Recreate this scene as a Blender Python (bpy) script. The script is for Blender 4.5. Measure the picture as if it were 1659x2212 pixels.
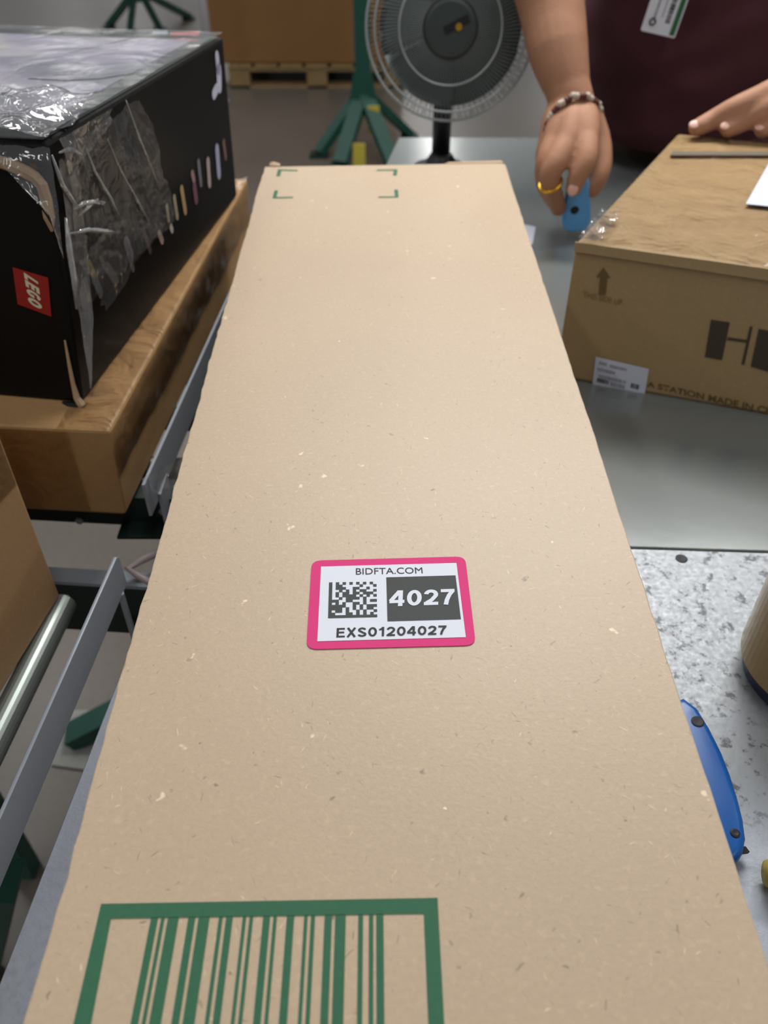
import bpy, bmesh, math, random
from mathutils import Vector, Matrix, noise

random.seed(7)
for o in list(bpy.data.objects):
    bpy.data.objects.remove(o)
scene = bpy.context.scene
COL = scene.collection

# ------------------------------------------------------------------ camera
IW, IH, FPX = 1659.0, 2212.0, 1800.0
PITCH = math.atan(1586.0 / FPX)
CAMZ = 1.40
cam_d = bpy.data.cameras.new('camera')
cam = bpy.data.objects.new('camera', cam_d)
COL.objects.link(cam)
cam.location = (0, 0, CAMZ)
cam.rotation_euler = (math.pi / 2 - PITCH, 0, 0)
cam_d.sensor_fit = 'VERTICAL'
cam_d.sensor_height = 24.0
cam_d.lens = FPX / IH * 24.0
cam_d.clip_start = 0.01
cam_d.dof.use_dof = True
cam_d.dof.focus_distance = 0.50
cam_d.dof.aperture_fstop = 5.6
scene.camera = cam

# ------------------------------------------------------------------ world, lights, exposure
vs = scene.view_settings
vs.view_transform = 'Standard'
vs.look = 'None'
vs.gamma = 1.0
vs.use_curve_mapping = False
vs.exposure = 0.0
world = bpy.data.worlds.new('hall_light')
scene.world = world
world.use_nodes = True
bg = world.node_tree.nodes['Background']
bg.inputs[0].default_value = (0.80, 0.86, 0.92, 1)
bg.inputs[1].default_value = 0.18


def area_light(name, loc, sx, sy, power, color=(1, 0.985, 0.96)):
    d = bpy.data.lights.new(name, 'AREA')
    d.shape = 'RECTANGLE'
    d.size, d.size_y = sx, sy
    d.energy = power
    d.color = color
    o = bpy.data.objects.new(name, d)
    o.location = loc
    COL.objects.link(o)
    return o


# rows of tube fixtures under the hall roof, running away from the camera
for k, x in enumerate((-8.3, -3.6, 1.1, 5.8)):
    for j, y in enumerate((-2.0, 4.8, 11.6, 18.4, 25.2, 32.0)):
        area_light('hall_lamp', (x, y, 6.0), 0.55, 3.6, 58)
# tube fixture over the far side of the packing table
area_light('bench_lamp', (0.50, 1.75, 2.40), 1.5, 0.30, 42, (1, 0.98, 0.95))


# ------------------------------------------------------------------ helpers: pixels to real places
CP, SP = math.cos(PITCH), math.sin(PITCH)
CAM = Vector((0, 0, CAMZ))


def ray(u, v):
    a = (u - IW / 2) / FPX
    b = (IH / 2 - v) / FPX
    return Vector((a, CP + b * SP, -SP + b * CP))


def PH(u, v, h):
    """point seen at pixel (u,v) on the level plane h below the camera"""
    d = ray(u, v)
    return CAM + d * (-h / d.z)


def PY(u, v, y):
    d = ray(u, v)
    return CAM + d * (y / d.y)


def PL(u, v, p0, n):
    d = ray(u, v)
    return CAM + d * ((Vector(p0) - CAM).dot(n) / d.dot(n))


# ------------------------------------------------------------------ helpers: objects
def wloc(o):
    p = Vector((0, 0, 0))
    while o is not None:
        p += o.location
        o = o.parent
    return p


def tag(o, label=None, cat=None, group=None, kind=None):
    if label: o['label'] = label
    if cat: o['category'] = cat
    if group: o['group'] = group
    if kind: o['kind'] = kind
    return o


def empty(name, loc, label, cat, group=None, kind=None):
    o = bpy.data.objects.new(name, None)
    o.empty_display_size = 0.05
    COL.objects.link(o)
    o.location = loc
    return tag(o, label, cat, group, kind)


def link(name, me, mat, parent=None):
    o = bpy.data.objects.new(name, me)
    COL.objects.link(o)
    if mat is not None and not me.materials:
        me.materials.append(mat)
    if parent is not None:
        o.parent = parent
    return o


def obj(name, bm, mat, parent=None, smooth=False, recalc=True):
    """bm holds world coordinates; becomes one mesh under parent"""
    if recalc:
        bmesh.ops.recalc_face_normals(bm, faces=bm.faces)
    off = wloc(parent) if parent is not None else Vector((0, 0, 0))
    if off.length:
        bmesh.ops.translate(bm, verts=bm.verts, vec=-off)
    me = bpy.data.meshes.new(name)
    bm.to_mesh(me)
    bm.free()
    if smooth:
        for p in me.polygons:
            p.use_smooth = True
    return link(name, me, mat, parent)


def hexa(bm, b, t):
    """b, t: four bottom and four top corners in the same order"""
    vb = [bm.verts.new(p) for p in b]
    vt = [bm.verts.new(p) for p in t]
    n = len(b)
    bm.faces.new(list(reversed(vb)))
    bm.faces.new(vt)
    for i in range(n):
        bm.faces.new((vb[i], vb[(i + 1) % n], vt[(i + 1) % n], vt[i]))
    return bm


def bevel(bm, w, seg=2):
    bmesh.ops.recalc_face_normals(bm, faces=bm.faces)
    bmesh.ops.bevel(bm, geom=list(bm.edges), offset=w, segments=seg, profile=0.5, affect='EDGES')
    return bm


def prism(pts, down, bm=None):
    """slab: polygon pts with thickness vector down"""
    bm = bm or bmesh.new()
    d = Vector(down)
    hexa(bm, [Vector(p) + d for p in pts], [Vector(p) for p in pts])
    return bm


def box(c, s, rz=0.0, bm=None):
    bm = bm or bmesh.new()
    m = Matrix.Rotation(rz, 3, 'Z')
    P = [Vector(c) + m @ Vector((sx * s[0] / 2, sy * s[1] / 2, sz * s[2] / 2))
         for sz in (-1, 1) for sx, sy in ((-1, -1), (1, -1), (1, 1), (-1, 1))]
    return hexa(bm, P[:4], P[4:])


def frame_of(d):
    d = Vector(d).normalized()
    a = Vector((0, 0, 1)) if abs(d.z) < 0.9 else Vector((1, 0, 0))
    x = a.cross(d).normalized()
    return x, d.cross(x).normalized()


def tube(pts, r, seg=10, bm=None, closed=False, cap=True):
    """round tube along pts; r a number or one per point"""
    bm = bm or bmesh.new()
    pts = [Vector(p) for p in pts]
    n = len(pts)
    rr = r if isinstance(r, (list, tuple)) else [r] * n
    rings = []
    x = None
    for i, p in enumerate(pts):
        if closed:
            d = pts[(i + 1) % n] - pts[i - 1]
        else:
            d = pts[min(i + 1, n - 1)] - pts[max(i - 1, 0)]
        d.normalize()
        if x is None:
            x, y = frame_of(d)
        else:
            x = (x - d * x.dot(d)).normalized()
            y = d.cross(x)
        rings.append([bm.verts.new(p + (x * math.cos(2 * math.pi * k / seg) + y * math.sin(2 * math.pi * k / seg)) * rr[i])
                      for k in range(seg)])
    m = n if closed else n - 1
    for i in range(m):
        A, B = rings[i], rings[(i + 1) % n]
        for k in range(seg):
            bm.faces.new((A[k], A[(k + 1) % seg], B[(k + 1) % seg], B[k]))
    if cap and not closed:
        bm.faces.new(list(reversed(rings[0])))
        bm.faces.new(rings[-1])
    return bm


def bar(a, b, w, t, up=(0, 0, 1), bm=None):
    """flat bar from a to b, width w across, thickness t along up-ish"""
    a, b = Vector(a), Vector(b)
    d = (b - a).normalized()
    s = d.cross(Vector(up))
    if s.length < 1e-4:
        s = Vector((1, 0, 0))
    s.normalize()
    n = s.cross(d).normalized()
    bm = bm or bmesh.new()
    q = [(-1, -1), (1, -1), (1, 1), (-1, 1)]
    return hexa(bm, [a + s * (i * w / 2) + n * (j * t / 2) for i, j in q], [b + s * (i * w / 2) + n * (j * t / 2) for i, j in q])


def lathe(c, axis, prof, seg=48, bm=None, ring=False):
    """prof: (radius, height along axis) list"""
    bm = bm or bmesh.new()
    c = Vector(c)
    d = Vector(axis).normalized()
    x, y = frame_of(d)
    rings = []
    for r, h in prof:
        rings.append([bm.verts.new(c + d * h + (x * math.cos(2 * math.pi * k / seg) + y * math.sin(2 * math.pi * k / seg)) * max(r, 1e-5))
                      for k in range(seg)])
    for A, B in zip(rings, rings[1:]):
        for k in range(seg):
            bm.faces.new((A[k], A[(k + 1) % seg], B[(k + 1) % seg], B[k]))
    if ring:
        for k in range(seg):
            bm.faces.new((rings[-1][k], rings[-1][(k + 1) % seg], rings[0][(k + 1) % seg], rings[0][k]))
        return bm
    if prof[0][0] > 1e-4: bm.faces.new(list(reversed(rings[0])))
    if prof[-1][0] > 1e-4: bm.faces.new(rings[-1])
    return bm


def torus(c, axis, R, r, seg=64, rs=8, bm=None):
    x, y = frame_of(axis)
    c = Vector(c)
    return tube([c + (x * math.cos(2 * math.pi * k / seg) + y * math.sin(2 * math.pi * k / seg)) * R for k in range(seg)], r, rs, bm, closed=True)


def sheet(q, nu, nv, amp, freq, lift, n, seed=0.0, bm=None, crease=0.0, pf=None, edge=0.0):
    """crumpled sheet over the quad q (four corners), lifted along n"""
    bm = bm or bmesh.new()
    n = Vector(n).normalized()
    g = []
    for j in range(nv + 1):
        row = []
        for i in range(nu + 1):
            a, b = i / nu, j / nv
            if edge:
                e_ = lambda t, k: edge * (0.5 + 0.5 * noise.noise(Vector((t * 5 + seed, k * 7.3, seed))) + 0.25 * noise.noise(Vector((t * 17, k, seed))))
                a2 = e_(b, 1) + (1 - e_(b, 1) - e_(b, 2)) * a
                b2 = e_(a, 3) + (1 - e_(a, 3) - e_(a, 4)) * b
                a, b = a2, b2
            p = (q[0] * (1 - a) + q[1] * a) * (1 - b) + (q[3] * (1 - a) + q[2] * a) * b
            s = noise.fractal(p * freq + Vector((seed, seed * 1.7, 0)), 0.8, 2.1, 4)
            if pf:
                w_ = Vector((a * pf[0] + seed + 0.5 * noise.noise(Vector((a * 3, b * 3, seed))), b * pf[1], seed))
                s = 0.7 * noise.noise(w_) + 0.3 * noise.noise(w_ * 2.7)
            if crease:
                s = s * (1 - crease) + crease * (1 - abs(noise.noise(p * freq * 0.8 + Vector((seed + 9, 3, seed)))) * 3)
            row.append(bm.verts.new(p + n * (lift + amp * (0.5 + 0.5 * s))))
        g.append(row)
    flip = (q[1] - q[0]).cross(q[3] - q[0]).dot(n) < 0
    for j in range(nv):
        for i in range(nu):
            f = (g[j][i], g[j][i + 1], g[j + 1][i + 1], g[j + 1][i])
            bm.faces.new(tuple(reversed(f)) if flip else f)
    return bm


def bil(q, a, b):
    """point in quad q = TL, TR, BR, BL at a across, b down"""
    return (q[0] * (1 - a) + q[1] * a) * (1 - b) + (q[3] * (1 - a) + q[2] * a) * b


def flat(pts, n, lift, bm=None):
    bm = bm or bmesh.new()
    n = Vector(n)
    bm.faces.new([bm.verts.new(Vector(p) + n * lift) for p in pts])
    return bm


def quadprint(q, a0, b0, a1, b1, n, lift, bm=None):
    return flat([bil(q, a0, b0), bil(q, a1, b0), bil(q, a1, b1), bil(q, a0, b1)], n, lift, bm)


def text_mesh(body, bold=0.0, spacing=1.0):
    cu = bpy.data.curves.new('t', 'FONT')
    cu.body = body
    cu.size = 1.0
    cu.offset = bold
    cu.space_character = spacing
    cu.resolution_u = 4
    o = bpy.data.objects.new('t', cu)
    COL.objects.link(o)
    dg = bpy.context.evaluated_depsgraph_get()
    me = bpy.data.meshes.new_from_object(o.evaluated_get(dg))
    bpy.data.objects.remove(o)
    bpy.data.curves.remove(cu)
    return me


def text_print(name, body, q, n, lift, mat, parent, bold=0.0, spacing=1.0):
    """lettering stretched into quad q = TL,TR,BR,BL"""
    me = text_mesh(body, bold, spacing)
    xs = [v.co.x for v in me.vertices]; ys = [v.co.y for v in me.vertices]
    x0, x1, y0, y1 = min(xs), max(xs), min(ys), max(ys)
    off = wloc(parent)
    n = Vector(n)
    for v in me.vertices:
        a = (v.co.x - x0) / (x1 - x0)
        b = 1 - (v.co.y - y0) / (y1 - y0)
        v.co = bil(q, a, b) + n * lift - off
    me.name = name
    me.materials.clear()
    return link(name, me, mat, parent)


def arc(cx, cy, rx, ry, a0, a1, k=14):
    return [(cx + rx * math.cos(math.radians(a0 + (a1 - a0) * i / k)), cy + ry * math.sin(math.radians(a0 + (a1 - a0) * i / k))) for i in range(k + 1)]


def glyph(ch, w):
    """centre lines of a bold grotesque character in a box 0.64 wide, 1 high"""
    h = w / 2
    if ch == '0': return 0.66, [arc(0.33, 0.5, 0.33 - h, 0.5 - h, 90, 450, 32)]
    if ch == '1': return 0.50, [[(0.34, 0), (0.34, 1.0)], [(0.05, 0.72), (0.20, 0.76), (0.30, 0.88), (0.33, 0.98)]]
    if ch == '2': return 0.66, [arc(0.32, 0.68, 0.32 - h, 0.32 - h, 175, -32, 18) + [(0.36, 0.34), (0.16, 0.18), (0.09, h)], [(0.0, h), (0.64, h)]]
    if ch == '4': return 0.68, [[(0.49, 0), (0.49, 1.0)], [(0.44, 0.96), (0.05, 0.32)], [(0.0, 0.29), (0.67, 0.29)]]
    if ch == '7': return 0.64, [[(0.0, 1 - h), (0.62, 1 - h)], [(0.55, 0.90), (0.38, 0.62), (0.27, 0.30), (0.22, 0.0)]]
    if ch == 'E': return 0.66, [[(h, 0), (h, 1)], [(h, h), (0.64, h)], [(h, 0.52), (0.58, 0.52)], [(h, 1 - h), (0.62, 1 - h)]]
    if ch == 'X': return 0.70, [[(0.07, 0), (0.62, 1)], [(0.07, 1), (0.62, 0)]]
    if ch == 'S': return 0.68, [arc(0.335, 0.735, 0.315 - h, 0.265 - h, 10, 245, 16) + arc(0.335, 0.265, 0.335 - h, 0.265 - h, 72, -170, 18)]
    if ch == 'L': return 0.58, [[(h, 0), (h, 1)], [(h, h), (0.56, h)]]
    if ch == 'G': return 0.72, [arc(0.36, 0.5, 0.36 - h, 0.5 - h, 40, 330, 24) + [(0.62, 0.42), (0.40, 0.42)]]
    if ch == 'O': return 0.74, [arc(0.37, 0.5, 0.37 - h, 0.5 - h, 90, 450, 32)]


def stroke_text(name, body, q, n, lift, mat, parent, w=0.19, gap=0.10):
    bm = bmesh.new()
    off = 0.0
    strips = []
    for ch in body:
        adv, lines = glyph(ch, w)
        for ln in lines: strips.append([(x + off, y) for x, y in ln])
        off += adv + gap
    tot = off - gap
    n = Vector(n)
    for k_s, ln in enumerate(strips):
        P = [Vector((x, y)) for x, y in ln]
        prev = None
        for i, p in enumerate(P):
            if (P[0] - P[-1]).length < 1e-4 and i in (0, len(P) - 1): d = P[1] - P[-2]
            else: d = P[min(i + 1, len(P) - 1)] - P[max(i - 1, 0)]
            d.normalize()
            s_ = Vector((-d.y, d.x)) * (w / 2)
            cur = [bm.verts.new(bil(q, (p.x + s * s_.x) / tot, 1 - (p.y + s * s_.y)) + n * (lift + 0.00001 * k_s)) for s in (1, -1)]
            if prev: bm.faces.new((prev[0], prev[1], cur[1], cur[0]))
            prev = cur
    return obj(name, bm, mat, parent)


# ------------------------------------------------------------------ materials
def lin(c):
    return tuple(((x / 255) / 12.92 if x / 255 <= 0.04045 else ((x / 255 + 0.055) / 1.055) ** 2.4) for x in c) + (1,)


def new_mat(name):
    m = bpy.data.materials.new(name)
    m.use_nodes = True
    nt = m.node_tree
    return m, nt, nt.nodes['Principled BSDF']


def N(nt, t, **k):
    n = nt.nodes.new(t)
    for a, b in k.items():
        setattr(n, a, b)
    return n


def plain(name, rgb, rough=0.6, metal=0.0, var=0.10, scale=30.0, bump=0.0, bscale=200.0, spec=0.5, coat=0.0):
    """solid colour with slight procedural unevenness"""
    m, nt, b = new_mat(name)
    tc = N(nt, 'ShaderNodeTexCoord')
    nz = N(nt, 'ShaderNodeTexNoise')
    nz.inputs['Scale'].default_value = scale
    nz.inputs['Detail'].default_value = 4
    nt.links.new(tc.outputs['Object'], nz.inputs['Vector'])
    mx = N(nt, 'ShaderNodeMixRGB')
    c = lin(rgb)
    mx.inputs[1].default_value = tuple(x * (1 - var) for x in c[:3]) + (1,)
    mx.inputs[2].default_value = tuple(min(1, x * (1 + var)) for x in c[:3]) + (1,)
    nt.links.new(nz.outputs['Fac'], mx.inputs[0])
    nt.links.new(mx.outputs[0], b.inputs['Base Color'])
    b.inputs['Roughness'].default_value = rough
    b.inputs['Metallic'].default_value = metal
    b.inputs['Specular IOR Level'].default_value = spec
    b.inputs['Coat Weight'].default_value = coat
    if bump:
        n2 = N(nt, 'ShaderNodeTexNoise')
        n2.inputs['Scale'].default_value = bscale
        n2.inputs['Detail'].default_value = 3
        nt.links.new(tc.outputs['Object'], n2.inputs['Vector'])
        bp = N(nt, 'ShaderNodeBump')
        bp.inputs['Strength'].default_value = bump
        bp.inputs['Distance'].default_value = 0.002
        nt.links.new(n2.outputs['Fac'], bp.inputs['Height'])
        nt.links.new(bp.outputs[0], b.inputs['Normal'])
    return m


def kraft(name, rgb, rough=0.62, specks=1.0, spec=0.5, big=0.08, flutes=0.0):
    """brown board: cloudy tone, fine grain, pale and dark fibres"""
    m, nt, b = new_mat(name)
    L = nt.links.new
    tc = N(nt, 'ShaderNodeTexCoord')
    c = lin(rgb)

    def mixc(fac, base, col, amount=1.0):
        mx = N(nt, 'ShaderNodeMixRGB')
        if isinstance(base, tuple): mx.inputs[1].default_value = base
        else: L(base, mx.inputs[1])
        mx.inputs[2].default_value = col
        mu = N(nt, 'ShaderNodeMath', operation='MULTIPLY')
        L(fac, mu.inputs[0]); mu.inputs[1].default_value = amount
        L(mu.outputs[0], mx.inputs[0])
        return mx.outputs[0]

    def noise_n(scale, detail=3, vec=None, rough_=0.55):
        n = N(nt, 'ShaderNodeTexNoise')
        n.inputs['Scale'].default_value = scale
        n.inputs['Detail'].default_value = detail
        n.inputs['Roughness'].default_value = rough_
        L(vec or tc.outputs['Object'], n.inputs['Vector'])
        return n.outputs['Fac']

    def thresh(s, lo, hi):
        r = N(nt, 'ShaderNodeMapRange')
        L(s, r.inputs['Value'])
        r.inputs['From Min'].default_value = lo
        r.inputs['From Max'].default_value = hi
        return r.outputs[0]

    dark = tuple(x * 0.80 for x in c[:3]) + (1,)
    lite = tuple(min(1, x * 1.22) for x in c[:3]) + (1,)
    col = mixc(thresh(noise_n(7, 3), 0.3, 0.7), c, dark, big * 3)
    grain = noise_n(420, 4, rough_=0.7)
    col = mixc(thresh(grain, 0.45, 0.75), col, dark, 0.55)
    col = mixc(thresh(noise_n(260, 3), 0.55, 0.8), col, lite, 0.6)

    def fibres(scale, stretch, rot, lo, hi, colr, amount):
        nonlocal col
        mp = N(nt, 'ShaderNodeMapping')
        mp.inputs['Scale'].default_value = stretch
        mr = N(nt, 'ShaderNodeMapping')
        mr.inputs['Rotation'].default_value = (0, 0, rot)
        L(tc.outputs['Object'], mr.inputs['Vector'])
        L(mr.outputs[0], mp.inputs['Vector'])
        f = noise_n(scale, 2, mp.outputs[0])
        col = mixc(thresh(f, lo, hi), col, colr, amount)

    dk = tuple(x * 0.42 for x in c[:3]) + (1,)
    wh = tuple(min(0.9, x * 1.7 + 0.05) for x in c[:3]) + (1,)
    if specks:
        for r_ in (0.3, 1.0, 1.7, 2.4):
            fibres(95, (1, 5, 1), r_, 0.725, 0.775, dk, 0.55 * specks)
            fibres(85, (1, 5.5, 1), r_ + 0.35, 0.73, 0.78, wh, 0.45 * specks)
        for sc, thr, colr, am, seed in ((48, 0.10, wh, 0.8, 0.0), (75, 0.10, dk, 0.75, 5.0), (120, 0.14, dk, 0.45, 3.0), (30, 0.045, wh, 1.0, 11.0)):
            mp = N(nt, 'ShaderNodeMapping')
            mp.inputs['Location'].default_value = (seed, seed, 0)
            L(tc.outputs['Object'], mp.inputs['Vector'])
            ds = N(nt, 'ShaderNodeTexNoise')
            ds.inputs['Scale'].default_value = 130
            L(mp.outputs[0], ds.inputs['Vector'])
            ad = N(nt, 'ShaderNodeMixRGB', blend_type='LINEAR_LIGHT')
            ad.inputs[0].default_value = 0.006
            L(mp.outputs[0], ad.inputs[1]); L(ds.outputs['Color'], ad.inputs[2])
            vo = N(nt, 'ShaderNodeTexVoronoi')
            vo.inputs['Scale'].default_value = sc
            L(ad.outputs[0], vo.inputs['Vector'])
            a = thresh(vo.outputs['Distance'], thr, thr * 0.55)
            sep = N(nt, 'ShaderNodeSeparateColor')
            L(vo.outputs['Color'], sep.inputs[0])
            g = N(nt, 'ShaderNodeMath', operation='GREATER_THAN')
            L(sep.outputs[0], g.inputs[0]); g.inputs[1].default_value = 0.66
            mu = N(nt, 'ShaderNodeMath', operation='MULTIPLY')
            L(a, mu.inputs[0]); L(g.outputs[0], mu.inputs[1])
            col = mixc(mu.outputs[0], col, colr, am * specks)
    L(col, b.inputs['Base Color'])
    b.inputs['Roughness'].default_value = rough
    b.inputs['Specular IOR Level'].default_value = spec
    bp = N(nt, 'ShaderNodeBump')
    bp.inputs['Strength'].default_value = 0.25
    bp.inputs['Distance'].default_value = 0.0006
    L(grain, bp.inputs['Height'])
    L(bp.outputs[0], b.inputs['Normal'])
    return m


def film(name, tint=(1, 1, 1), rough=0.10, base=0.10, bscale=25.0, bump=0.6, haze=0.0, ior=1.5):
    """clear wrapping: see-through with mirror glints"""
    m = bpy.data.materials.new(name)
    m.use_nodes = True
    nt = m.node_tree
    nt.nodes.remove(nt.nodes['Principled BSDF'])
    out = nt.nodes['Material Output']
    L = nt.links.new
    tr = N(nt, 'ShaderNodeBsdfTransparent'); tr.inputs[0].default_value = tuple(tint) + (1,)
    gl = N(nt, 'ShaderNodeBsdfGlossy'); gl.inputs['Roughness'].default_value = rough
    df = N(nt, 'ShaderNodeBsdfDiffuse'); df.inputs[0].default_value = (0.75, 0.76, 0.78, 1)
    tc = N(nt, 'ShaderNodeTexCoord')
    nz = N(nt, 'ShaderNodeTexNoise'); nz.inputs['Scale'].default_value = bscale; nz.inputs['Detail'].default_value = 3
    nz.inputs['Distortion'].default_value = 0.8
    L(tc.outputs['Object'], nz.inputs['Vector'])
    bp = N(nt, 'ShaderNodeBump'); bp.inputs['Strength'].default_value = bump; bp.inputs['Distance'].default_value = 0.006
    L(nz.outputs['Fac'], bp.inputs['Height'])
    L(bp.outputs[0], gl.inputs['Normal'])
    fr = N(nt, 'ShaderNodeFresnel'); fr.inputs[0].default_value = ior
    L(bp.outputs[0], fr.inputs['Normal'])
    ad = N(nt, 'ShaderNodeMath', operation='ADD'); ad.use_clamp = True
    L(fr.outputs[0], ad.inputs[0]); ad.inputs[1].default_value = base
    m1 = N(nt, 'ShaderNodeMixShader'); m1.inputs[0].default_value = haze
    L(tr.outputs[0], m1.inputs[1]); L(df.outputs[0], m1.inputs[2])
    m2 = N(nt, 'ShaderNodeMixShader')
    L(ad.outputs[0], m2.inputs[0]); L(m1.outputs[0], m2.inputs[1]); L(gl.outputs[0], m2.inputs[2])
    L(m2.outputs[0], out.inputs[0])
    return m


def galvanised(name):
    """grey sheet steel, worn to a mottled zinc patch where parcels slide"""
    m, nt, b = new_mat(name)
    L = nt.links.new
    tc = N(nt, 'ShaderNodeTexCoord')

    def nz(scale, detail):
        n = N(nt, 'ShaderNodeTexNoise'); n.inputs['Scale'].default_value = scale; n.inputs['Detail'].default_value = detail
        n.inputs['Roughness'].default_value = 0.65
        L(tc.outputs['Object'], n.inputs['Vector'])
        return n.outputs['Fac']

    def rng(v, a, b_, c=0.0, d=1.0):
        r = N(nt, 'ShaderNodeMapRange'); L(v, r.inputs['Value'])
        r.inputs['From Min'].default_value = a; r.inputs['From Max'].default_value = b_
        r.inputs['To Min'].default_value = c; r.inputs['To Max'].default_value = d
        return r.outputs[0]
    ds = N(nt, 'ShaderNodeVectorMath', operation='DISTANCE')
    L(tc.outputs['Object'], ds.inputs[0]); ds.inputs[1].default_value = (-0.15, -0.35, TZ_)
    add = N(nt, 'ShaderNodeMath', operation='ADD'); L(ds.outputs['Value'], add.inputs[0])
    L(rng(nz(14, 3), 0.3, 0.7, -0.05, 0.05), add.inputs[1])
    mask = rng(add.outputs[0], 0.24, 0.11)
    spots = rng(nz(105, 5), 0.36, 0.45)
    inv = N(nt, 'ShaderNodeMath', operation='SUBTRACT'); inv.inputs[0].default_value = 1.0; L(spots, inv.inputs[1])
    f = N(nt, 'ShaderNodeMath', operation='MULTIPLY'); L(inv.outputs[0], f.inputs[0]); L(mask, f.inputs[1])
    base = N(nt, 'ShaderNodeMixRGB'); L(mask, base.inputs[0])
    base.inputs[1].default_value = lin((162, 168, 178)); base.inputs[2].default_value = lin((150, 154, 158))
    mx = N(nt, 'ShaderNodeMixRGB'); L(f.outputs[0], mx.inputs[0]); L(base.outputs[0], mx.inputs[1]); mx.inputs[2].default_value = lin((96, 98, 102))
    L(mx.outputs[0], b.inputs['Base Color'])
    b.inputs['Metallic'].default_value = 0.62
    L(rng(nz(200, 3), 0.3, 0.7, 0.44, 0.62), b.inputs['Roughness'])
    bp = N(nt, 'ShaderNodeBump'); bp.inputs['Strength'].default_value = 0.22; bp.inputs['Distance'].default_value = 0.001
    L(nz(150, 4), bp.inputs['Height']); L(bp.outputs[0], b.inputs['Normal'])
    return m


TZ_ = 0.89
M = {}
M['main'] = kraft('kraft_pale', (191, 169, 142), rough=0.44, spec=0.5)
M['main'].node_tree.nodes['Principled BSDF'].inputs['Sheen Weight'].default_value = 0.25
M['main'].node_tree.nodes['Principled BSDF'].inputs['Sheen Roughness'].default_value = 0.4
M['edge'] = kraft('kraft_edge', (176, 148, 116), specks=0.4)
M['tan'] = kraft('kraft_tan', (172, 136, 92), rough=0.5, specks=0.25)
M['carton'] = kraft('kraft_yellow', (166, 140, 100), rough=0.5, specks=0.25)
M['leftbox'] = kraft('kraft_brown', (164, 130, 92), rough=0.55, specks=0.3)
M['crate'] = kraft('kraft_far', (142, 102, 56), rough=0.7, specks=0.0, big=0.12)
M['green_ink'] = plain('green_ink', (42, 98, 68), 0.7, var=0.12, scale=300)
M['pink'] = plain('label_pink', (216, 60, 124), 0.7, var=0.03, spec=0.25)
M['white'] = plain('label_white', (222, 226, 236), 0.7, var=0.015, spec=0.25)
M['ink'] = plain('label_ink', (58, 62, 62), 0.7, var=0.08, scale=200)
M['inkblk'] = plain('label_black', (40, 40, 44), 0.7, var=0.05)
M['paper'] = plain('paper_white', (204, 209, 226), 0.5, var=0.02)
M['grey_ink'] = plain('grey_ink', (150, 154, 164), 0.6)
M['carton_ink'] = plain('carton_ink', (66, 54, 42), 0.6, var=0.12, scale=300)
M['carton_ink2'] = plain('carton_ink_faded', (104, 84, 46), 0.6, var=0.15, scale=300)
M['black_card'] = plain('black_card', (9, 8, 8), 0.5, var=0.2, spec=0.2)
M['steel'] = plain('steel_panel', (134, 139, 138), 0.17, 0.40, var=0.05, scale=6, bump=0.03, bscale=60)
M['galv'] = galvanised('galvanised')
M['guard'] = plain('guard_metal', (158, 166, 176), 0.45, 0.12, var=0.05, scale=20)
M['roller'] = plain('roller_steel', (150, 158, 154), 0.40, 0.8, var=0.06)
M['green'] = plain('green_paint', (22, 74, 62), 0.45, var=0.2, scale=14)
M['dkgreen'] = plain('dark_green_paint', (20, 40, 34), 0.5, var=0.25, scale=25)
M['darkmetal'] = plain('dark_metal', (40, 42, 40), 0.5, 0.3)
M['yellow'] = plain('yellow_paint', (190, 174, 66), 0.5, var=0.1)
M['blue'] = plain('blue_plastic', (8, 84, 160), 0.32, var=0.06)
M['ltblue'] = plain('light_blue_plastic', (98, 170, 240), 0.45, var=0.1, scale=120)
M['hole'] = plain('black_rubber', (14, 18, 26), 0.6)
M['navy'] = plain('navy_plastic', (14, 24, 60), 0.4)
M['skin'] = plain('skin', (172, 126, 99), 0.6, var=0.12, scale=45, bump=0.15, bscale=300, spec=0.3)
M['nail'] = plain('nail', (226, 180, 164), 0.3, var=0.03)
M['shirt'] = plain('maroon_cloth', (74, 40, 46), 0.85, var=0.12, scale=18, bump=0.15, bscale=900, spec=0.2)
M['pants'] = plain('dark_cloth', (40, 42, 48), 0.85, var=0.1)
M['hair'] = plain('black_hair', (18, 15, 14), 0.5)
M['gold'] = plain('gold', (226, 176, 60), 0.25, 0.9)
M['bead'] = plain('brown_bead', (92, 44, 34), 0.3)
M['pale_bead'] = plain('pale_bead', (196, 182, 168), 0.25)
M['red'] = plain('red_thread', (150, 22, 24), 0.7)
M['wood'] = plain('pallet_wood', (150, 124, 84), 0.8, var=0.25, scale=12)
M['fan_dark'] = plain('fan_dark', (60, 68, 68), 0.4, var=0.05)
M['fan_blade'] = plain('fan_blade', (92, 102, 102), 0.5, var=0.05)
M['fan_black'] = plain('fan_black', (28, 26, 30), 0.4)
M['chrome'] = plain('wire_chrome', (182, 188, 190), 0.3, 0.3)
M['wire'] = plain('wire_grey', (134, 142, 142), 0.45, 0.1)
M['post'] = plain('post_white', (176, 172, 176), 0.5)
M['tape'] = plain('brown_tape', (150, 128, 84), 0.22, var=0.12, scale=20)
M['cleartape'] = film('clear_tape', (0.97, 0.95, 0.91), 0.16, 0.0, 45, 0.3, ior=1.14)
M['film'] = film('shrink_film', (0.97, 0.97, 0.97), 0.06, 0.015, 40, 1.0, haze=0.035, ior=1.20)
M['film_bright'] = film('shrink_film_bunched', (0.97, 0.97, 0.97), 0.08, 0.05, 40, 0.8, haze=0.08, ior=1.5)
M['film_hazy'] = film('shrink_film_folded', (0.95, 0.95, 0.95), 0.10, 0.02, 40, 0.8, haze=0.18, ior=1.3)
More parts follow.
